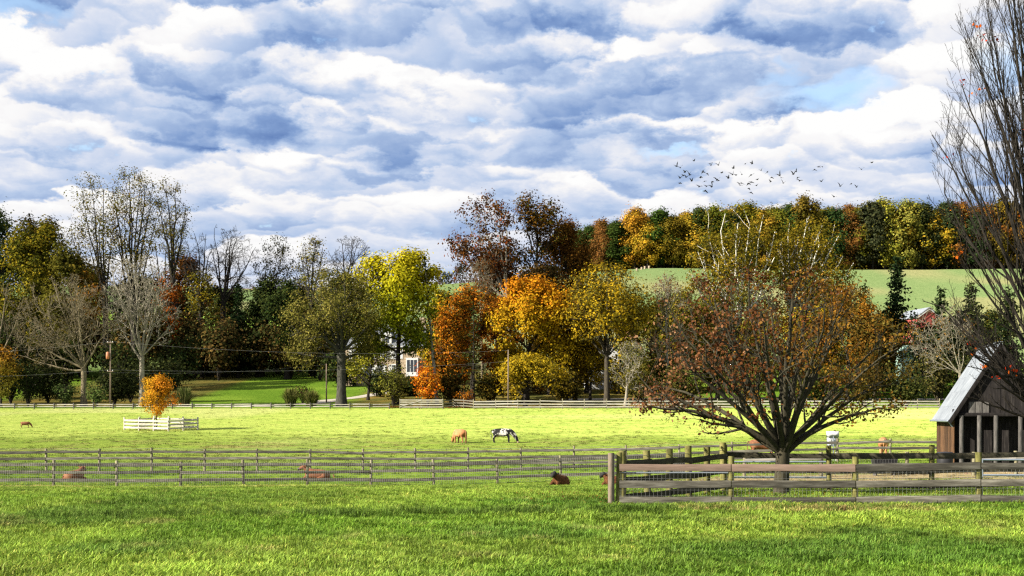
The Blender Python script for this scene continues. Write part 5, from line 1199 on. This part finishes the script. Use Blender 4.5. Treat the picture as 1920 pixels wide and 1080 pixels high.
def bin_():
    b = ground_px(1772, 62); root = empty('feed_bin', b, 'dark grey lidded bin standing by the barn\'s left corner', 'bin')
    lathe('drum', root, [(0, 0), (.30, 0), (.33, .35), (.35, .75), (.33, .78)], 'black_plastic', 18); lathe('lid', root, [(.37, .76), (.38, .80), (.30, .86), (.0, .88)], 'black_plastic', 18)
bin_()
def trough():
    b = ground_px(1658, 60.8); root = empty('water_trough', b, 'dark water trough behind the pen\'s back fence', 'trough')
    V = []
    for z, k in ((0, .82), (.55, 1.0), (.55, .9), (.12, .75)):
        V += [(-.55 * k, -.3 * k, z + .35), (.55 * k, -.3 * k, z + .35), (.55 * k, .3 * k, z + .35), (-.55 * k, .3 * k, z + .35)]
    Fs = [(3, 2, 1, 0)]
    for k in range(3): Fs += [(4 * k + i, 4 * k + (i + 1) % 4, 4 * k + 4 + (i + 1) % 4, 4 * k + 4 + i) for i in range(4)]
    Fs.append((12, 13, 14, 15)); poly('tank', root, V, Fs, 'black_plastic')
    for x in (-.4, .4): bar('leg', root, (b.x + x, b.y, b.z - .1), (b.x + x, b.y, b.z + .4), .08, .4, 'grey_post', 0, 0)
trough()
for k, xp in enumerate((1194, 1203, 1209, 1217)):
    b = ground_px(xp, 512 + 3 * k); root = empty('marker_stone', b, '%s pale upright stone from the left at the hilltop wood\'s edge' % ORD[k], 'stone', 'pale stones before the hilltop wood')
    link('slab', mesh('slab', np.array([(-.35, -.15, -.2), (.35, -.15, -.2), (.35, .15, -.2), (-.35, .15, -.2), (-.32, -.12, .9), (.30, -.12, 1.0), (.30, .12, 1.0), (-.32, .12, .9)]), np.array([(0, 1, 5, 4), (1, 2, 6, 5), (2, 3, 7, 6), (3, 0, 4, 7), (4, 5, 6, 7)]), MAT['stone_wall']), root)

# ------------------------------------------------------------------ animals
def skin(verts, edges, rad, sub=2):
    """grow one continuous body from a jointed skeleton"""
    me = bpy.data.meshes.new('skeleton'); me.from_pydata(verts, edges, []); me.update()
    o = bpy.data.objects.new('skeleton', me); COL.objects.link(o)
    m = o.modifiers.new('skin', 'SKIN'); m.use_smooth_shade = True; m.branch_smoothing = .6
    for i, r in enumerate(rad):
        me.skin_vertices[0].data[i].radius = r if isinstance(r, tuple) else (r, r)
        me.skin_vertices[0].data[i].use_root = (i == 0)
    s = o.modifiers.new('sub', 'SUBSURF'); s.levels = sub; s.render_levels = sub
    bpy.context.view_layer.update(); dg = bpy.context.evaluated_depsgraph_get()
    out = bpy.data.meshes.new_from_object(o.evaluated_get(dg)); bpy.data.objects.remove(o); bpy.data.meshes.remove(me)
    return out

def chain(V, E, R, start, pts):
    i = start
    for (x, y, z, r) in pts: V.append((x, y, z)); R.append(r); E.append((i, len(V) - 1)); i = len(V) - 1
    return i

def tube_part(name, parent, pts, rad, mat, n=8):
    V, Q = tubes(np.array(pts, float)[None], np.array(rad, float)[None], n); return link(name, mesh(name, V, Q, MAT[mat], None, True), parent)

def ear(parent, base, tip, w, mat):
    b, t = np.array(base, float), np.array(tip, float); d = unit(t - b); s = unit(np.cross(d, UP)) if abs(d[2]) < .9 else np.array([1., 0, 0]); n = np.cross(d, s)
    m = (b + t) / 2; V = np.array([b, m + n * w, t, m - n * w, m + s * w * .5, m - s * w * .25])
    Q = np.array([(0, 1, 4), (1, 2, 4), (2, 3, 4), (3, 0, 4), (1, 0, 5), (2, 1, 5), (3, 2, 5), (0, 3, 5)]); return link('ear', mesh('ear', V, Q, MAT[mat]), parent)

COWS = {}
def cow_bodies():
    V, E, R = [(-.66, 0, 1.02)], [], [(.40, .44)]
    mid = chain(V, E, R, 0, [(-.32, 0, .95, (.47, .50)), (.05, 0, .93, (.49, .52)), (.40, 0, .97, (.44, .50)), (.66, 0, 1.04, (.31, .40))])
    nk = chain(V, E, R, mid, [(.94, 0, .88, (.18, .27)), (1.14, 0, .62, (.14, .20)), (1.27, 0, .42, (.15, .18)), (1.36, 0, .24, (.13, .13)), (1.41, 0, .08, (.10, .095))])
    chain(V, E, R, 0, [(-.93, 0, 1.08, (.27, .30)), (-1.03, 0, 1.12, (.10, .13))])
    for s in (-1, 1):
        chain(V, E, R, 0, [(-.78, .21 * s, .80, (.18, .24)), (-.70, .21 * s, .62, (.12, .15)), (-.88, .19 * s, .45, (.075, .09)), (-.85, .19 * s, .16, (.055, .06)), (-.82, .19 * s, .03, (.06, .06))])
        chain(V, E, R, 3, [(.52, .20 * s, .72, (.14, .17)), (.55, .19 * s, .44, (.08, .085)), (.54, .19 * s, .15, (.055, .06)), (.57, .19 * s, .03, (.06, .06))])
    COWS['graze'] = skin(V, E, R)
    V, E, R = [(-.66, 0, .44)], [], [(.46, .46)]
    c = chain(V, E, R, 0, [(-.25, 0, .44, (.54, .48)), (.2, 0, .45, (.52, .48)), (.56, 0, .52, (.38, .42))])
    chain(V, E, R, c, [(.74, 0, .74, (.20, .26)), (.86, .02, .90, (.16, .19)), (1.00, .04, .92, (.15, .16)), (1.16, .07, .84, (.12, .12)), (1.26, .09, .80, (.10, .09))])
    chain(V, E, R, 0, [(-.96, 0, .42, (.26, .28))])
    for s in (-1, 1):
        chain(V, E, R, 0, [(-.55, .34 * s, .26, (.20, .20)), (-.12, .50 * s, .16, (.11, .12)), (-.48, .56 * s, .08, (.07, .07)), (-.62, .56 * s, .06, (.06, .06))])
        chain(V, E, R, 3, [(.66, .24 * s, .26, (.15, .15)), (.98, .26 * s, .14, (.09, .09)), (.72, .32 * s, .07, (.07, .07))])
    COWS['lie'] = skin(V, E, R)
    V, E, R = [(-.22, 0, .26)], [], [(.38, .34)]
    c = chain(V, E, R, 0, [(.05, 0, .27, (.40, .35)), (.28, 0, .32, (.30, .32))])
    chain(V, E, R, c, [(.38, .0, .46, (.17, .18)), (.45, 0, .56, (.12, .14)), (.54, 0, .55, (.10, .11)), (.63, 0, .48, (.075, .075))])
    chain(V, E, R, 0, [(-.44, 0, .24, (.22, .24))])
    for s in (-1, 1):
        chain(V, E, R, 0, [(-.22, .28 * s, .16, (.13, .13)), (0, .36 * s, .09, (.075, .08)), (-.2, .38 * s, .06, (.055, .055))])
        chain(V, E, R, 2, [(.38, .17 * s, .16, (.10, .11)), (.56, .18 * s, .08, (.06, .06)), (.42, .22 * s, .05, (.05, .05))])
    COWS['sheep'] = skin(V, E, R)
cow_bodies()

def animal(name, label, cat, kind, xp, d, heading, coat, scale=1.0, head=None, dz=0.0, horns=False, muzzle='hoof'):
    b = ground_px(xp, d); b.z += dz; root = empty(name, b, label, cat); root.rotation_euler.z = math.radians(heading); root.scale = (scale,) * 3
    me = COWS[kind].copy(); me.materials.clear(); me.materials.append(MAT[coat]); link('body', me, root)
    hc = head or coat
    if kind == 'graze':
        for s in (-1, 1):
            ear(root, (1.20, .10 * s, .50), (1.20, .30 * s, .52), .06, hc)
            for (x, y) in ((-.80, .18), (.57, .18)): tube_part('hoof', root, [(x, y * s, .09), (x + .02, y * s, .0)], [.058, .068], 'hoof')
        tube_part('tail', root, [(-1.06, 0, 1.20), (-1.14, 0, 1.02), (-1.13, .02, .72), (-1.12, .03, .48), (-1.12, .03, .36)], [.045, .03, .022, .05, .01], coat)
        lathe('udder', root, [(0, .52), (.10, .54), (.15, .64), (.13, .74), (0, .76)], 'pink_skin', 10, (-.5, 0, 0))
        tube_part('muzzle', root, [(1.385, 0, .16), (1.43, 0, .035)], [.085, .078], muzzle)
    elif kind == 'lie':
        for s in (-1, 1): ear(root, (.94, .03 + .12 * s, 1.0), (.88, .03 + .33 * s, 1.04), .07, hc)
        tube_part('tail', root, [(-1.10, 0, .45), (-1.2, .1, .2), (-1.05, .3, .06), (-.85, .42, .05)], [.04, .025, .02, .03], coat)
        tube_part('muzzle', root, [(1.20, .08, .83), (1.33, .10, .78)], [.10, .08], muzzle)
    else:
        tube_part('face', root, [(.40, 0, .55), (.47, 0, .60), (.56, 0, .555), (.645, 0, .465), (.68, 0, .43)], [.10, .125, .11, .08, .03], hc, 12)
        for s in (-1, 1): ear(root, (.46, .09 * s, .62), (.43, .27 * s, .61), .05, hc)
        tube_part('tail', root, [(-.58, 0, .34), (-.64, 0, .2), (-.63, 0, .1)], [.04, .035, .02], coat)
    return root
animal('cow', 'tan cow grazing with its rump to the camera beside the pied cow', 'cow', 'graze', 862, 129.5, 122, 'coat_tan', .96)
animal('cow', 'black and white pied cow grazing in the middle of the pasture', 'cow', 'graze', 943, 130, -8, 'coat_pied', .98, muzzle='pink_skin')
animal('cow', 'reddish brown cow half hidden by the pen maple\'s trunk', 'cow', 'graze', 1432, 100, 0, 'coat_red', 1.0)
animal('cow', 'tan cow seen from behind between the white cabinet and the barn', 'cow', 'graze', 1656, 108, 78, 'coat_tan', 1.0)
animal('calf', 'small orange brown calf alone at the far left of the pasture', 'calf', 'graze', 48, 156, 12, 'coat_red', .50)
animal('cow', 'brown cow lying curled behind the mesh fence at far left', 'cow', 'lie', 139, 73, 68, 'coat_red', .74, dz=.0)
animal('cow', 'reddish cow lying stretched behind the mesh fence left of centre', 'cow', 'lie', 595, 72.5, 172, 'coat_red', .76)
animal('sheep', 'brown sheep with a black face lying on the grass before the mesh fence', 'sheep', 'sheep', 1051, 57, -128, 'wool_brown', .86, 'black_hide')
animal('sheep', 'dark sheep lying half hidden behind the pen\'s corner post', 'sheep', 'sheep', 1150, 57, 170, 'wool_brown', .80, 'black_hide')

# ------------------------------------------------------------------ birds
def birds():
    r = random.Random(3)
    def bird_mesh(flap, k):
        V = [(.17, 0, 0), (.08, .055, 0), (.08, 0, .055), (.08, -.055, 0), (.08, 0, -.055), (-.06, .055, 0), (-.06, 0, .05), (-.06, -.055, 0), (-.06, 0, -.055), (-.20, .04, 0), (-.20, -.04, 0), (-.13, 0, 0)]
        Fs = [(0, 1, 2), (0, 2, 3), (0, 3, 4), (0, 4, 1), (1, 5, 6, 2), (2, 6, 7, 3), (3, 7, 8, 4), (4, 8, 5, 1), (5, 9, 11), (7, 11, 10), (5, 11, 6), (7, 6, 11), (8, 11, 5), (8, 7, 11)]
        for s in (-1, 1):
            i = len(V); V += [(.09, .03 * s, .01), (-.05, .03 * s, .01), (.10, .17 * s, .01 + .14 * flap), (-.03, .16 * s, .01 + .13 * flap), (.0, .33 * s, .01 + .22 * flap)]
            Fs += [(i, i + 1, i + 3, i + 2), (i + 2, i + 3, i + 4)]
        me = bpy.data.meshes.new('bird'); me.from_pydata(V, [], Fs); me.materials.append(MAT['bird']); me.update(); return me
    ms = [bird_mesh(f, k) for k, f in enumerate((-.7, -.2, .4, .9, 1.4))]
    pts = [(172,141),(205,153),(317,96),(241,191),(228,219),(200,239),(200,283),(252,232),(279,203),(283,214),(298,264),(393,181),(390,190),(374,229),(372,238),(428,203),(452,119),(460,133),(522,131),(550,195),(470,271),(424,309),(410,347),(466,314),(362,311),(407,268),(512,255),(523,261),(606,241),(642,210),(671,215),(648,158),(719,210),(747,121),(805,120),(796,214),(697,286),(715,283),(705,300),(773,286),(798,275),(841,302),(776,327),(793,361),(849,252),(880,175),(932,189),(966,235),(959,271),(1035,217),(1049,238),(1066,282),(1150,208),(1172,187),(1184,237),(1203,262),(1324,170),(1361,146),(1394,146),(1383,268),(1543,308),(1634,288),(1680,316),(1490,396),(1720,167),(1808,110)]
    for (x, y) in pts:
        d = r.uniform(150, 195); p = px(1230 + x / 4.465, 280 + y / 4.465, d)
        o = link('bird', ms[r.randrange(5)], None, p); o.rotation_euler = (r.uniform(-.5, .5), r.uniform(-.6, -.1), r.uniform(.3, 1.3)); s = r.uniform(1.05, 1.5); o.scale = (s, s, s)
        tag(o, 'small black bird in the loose flock above the hilltop wood', 'bird', 'flock of birds over the hill')
birds()
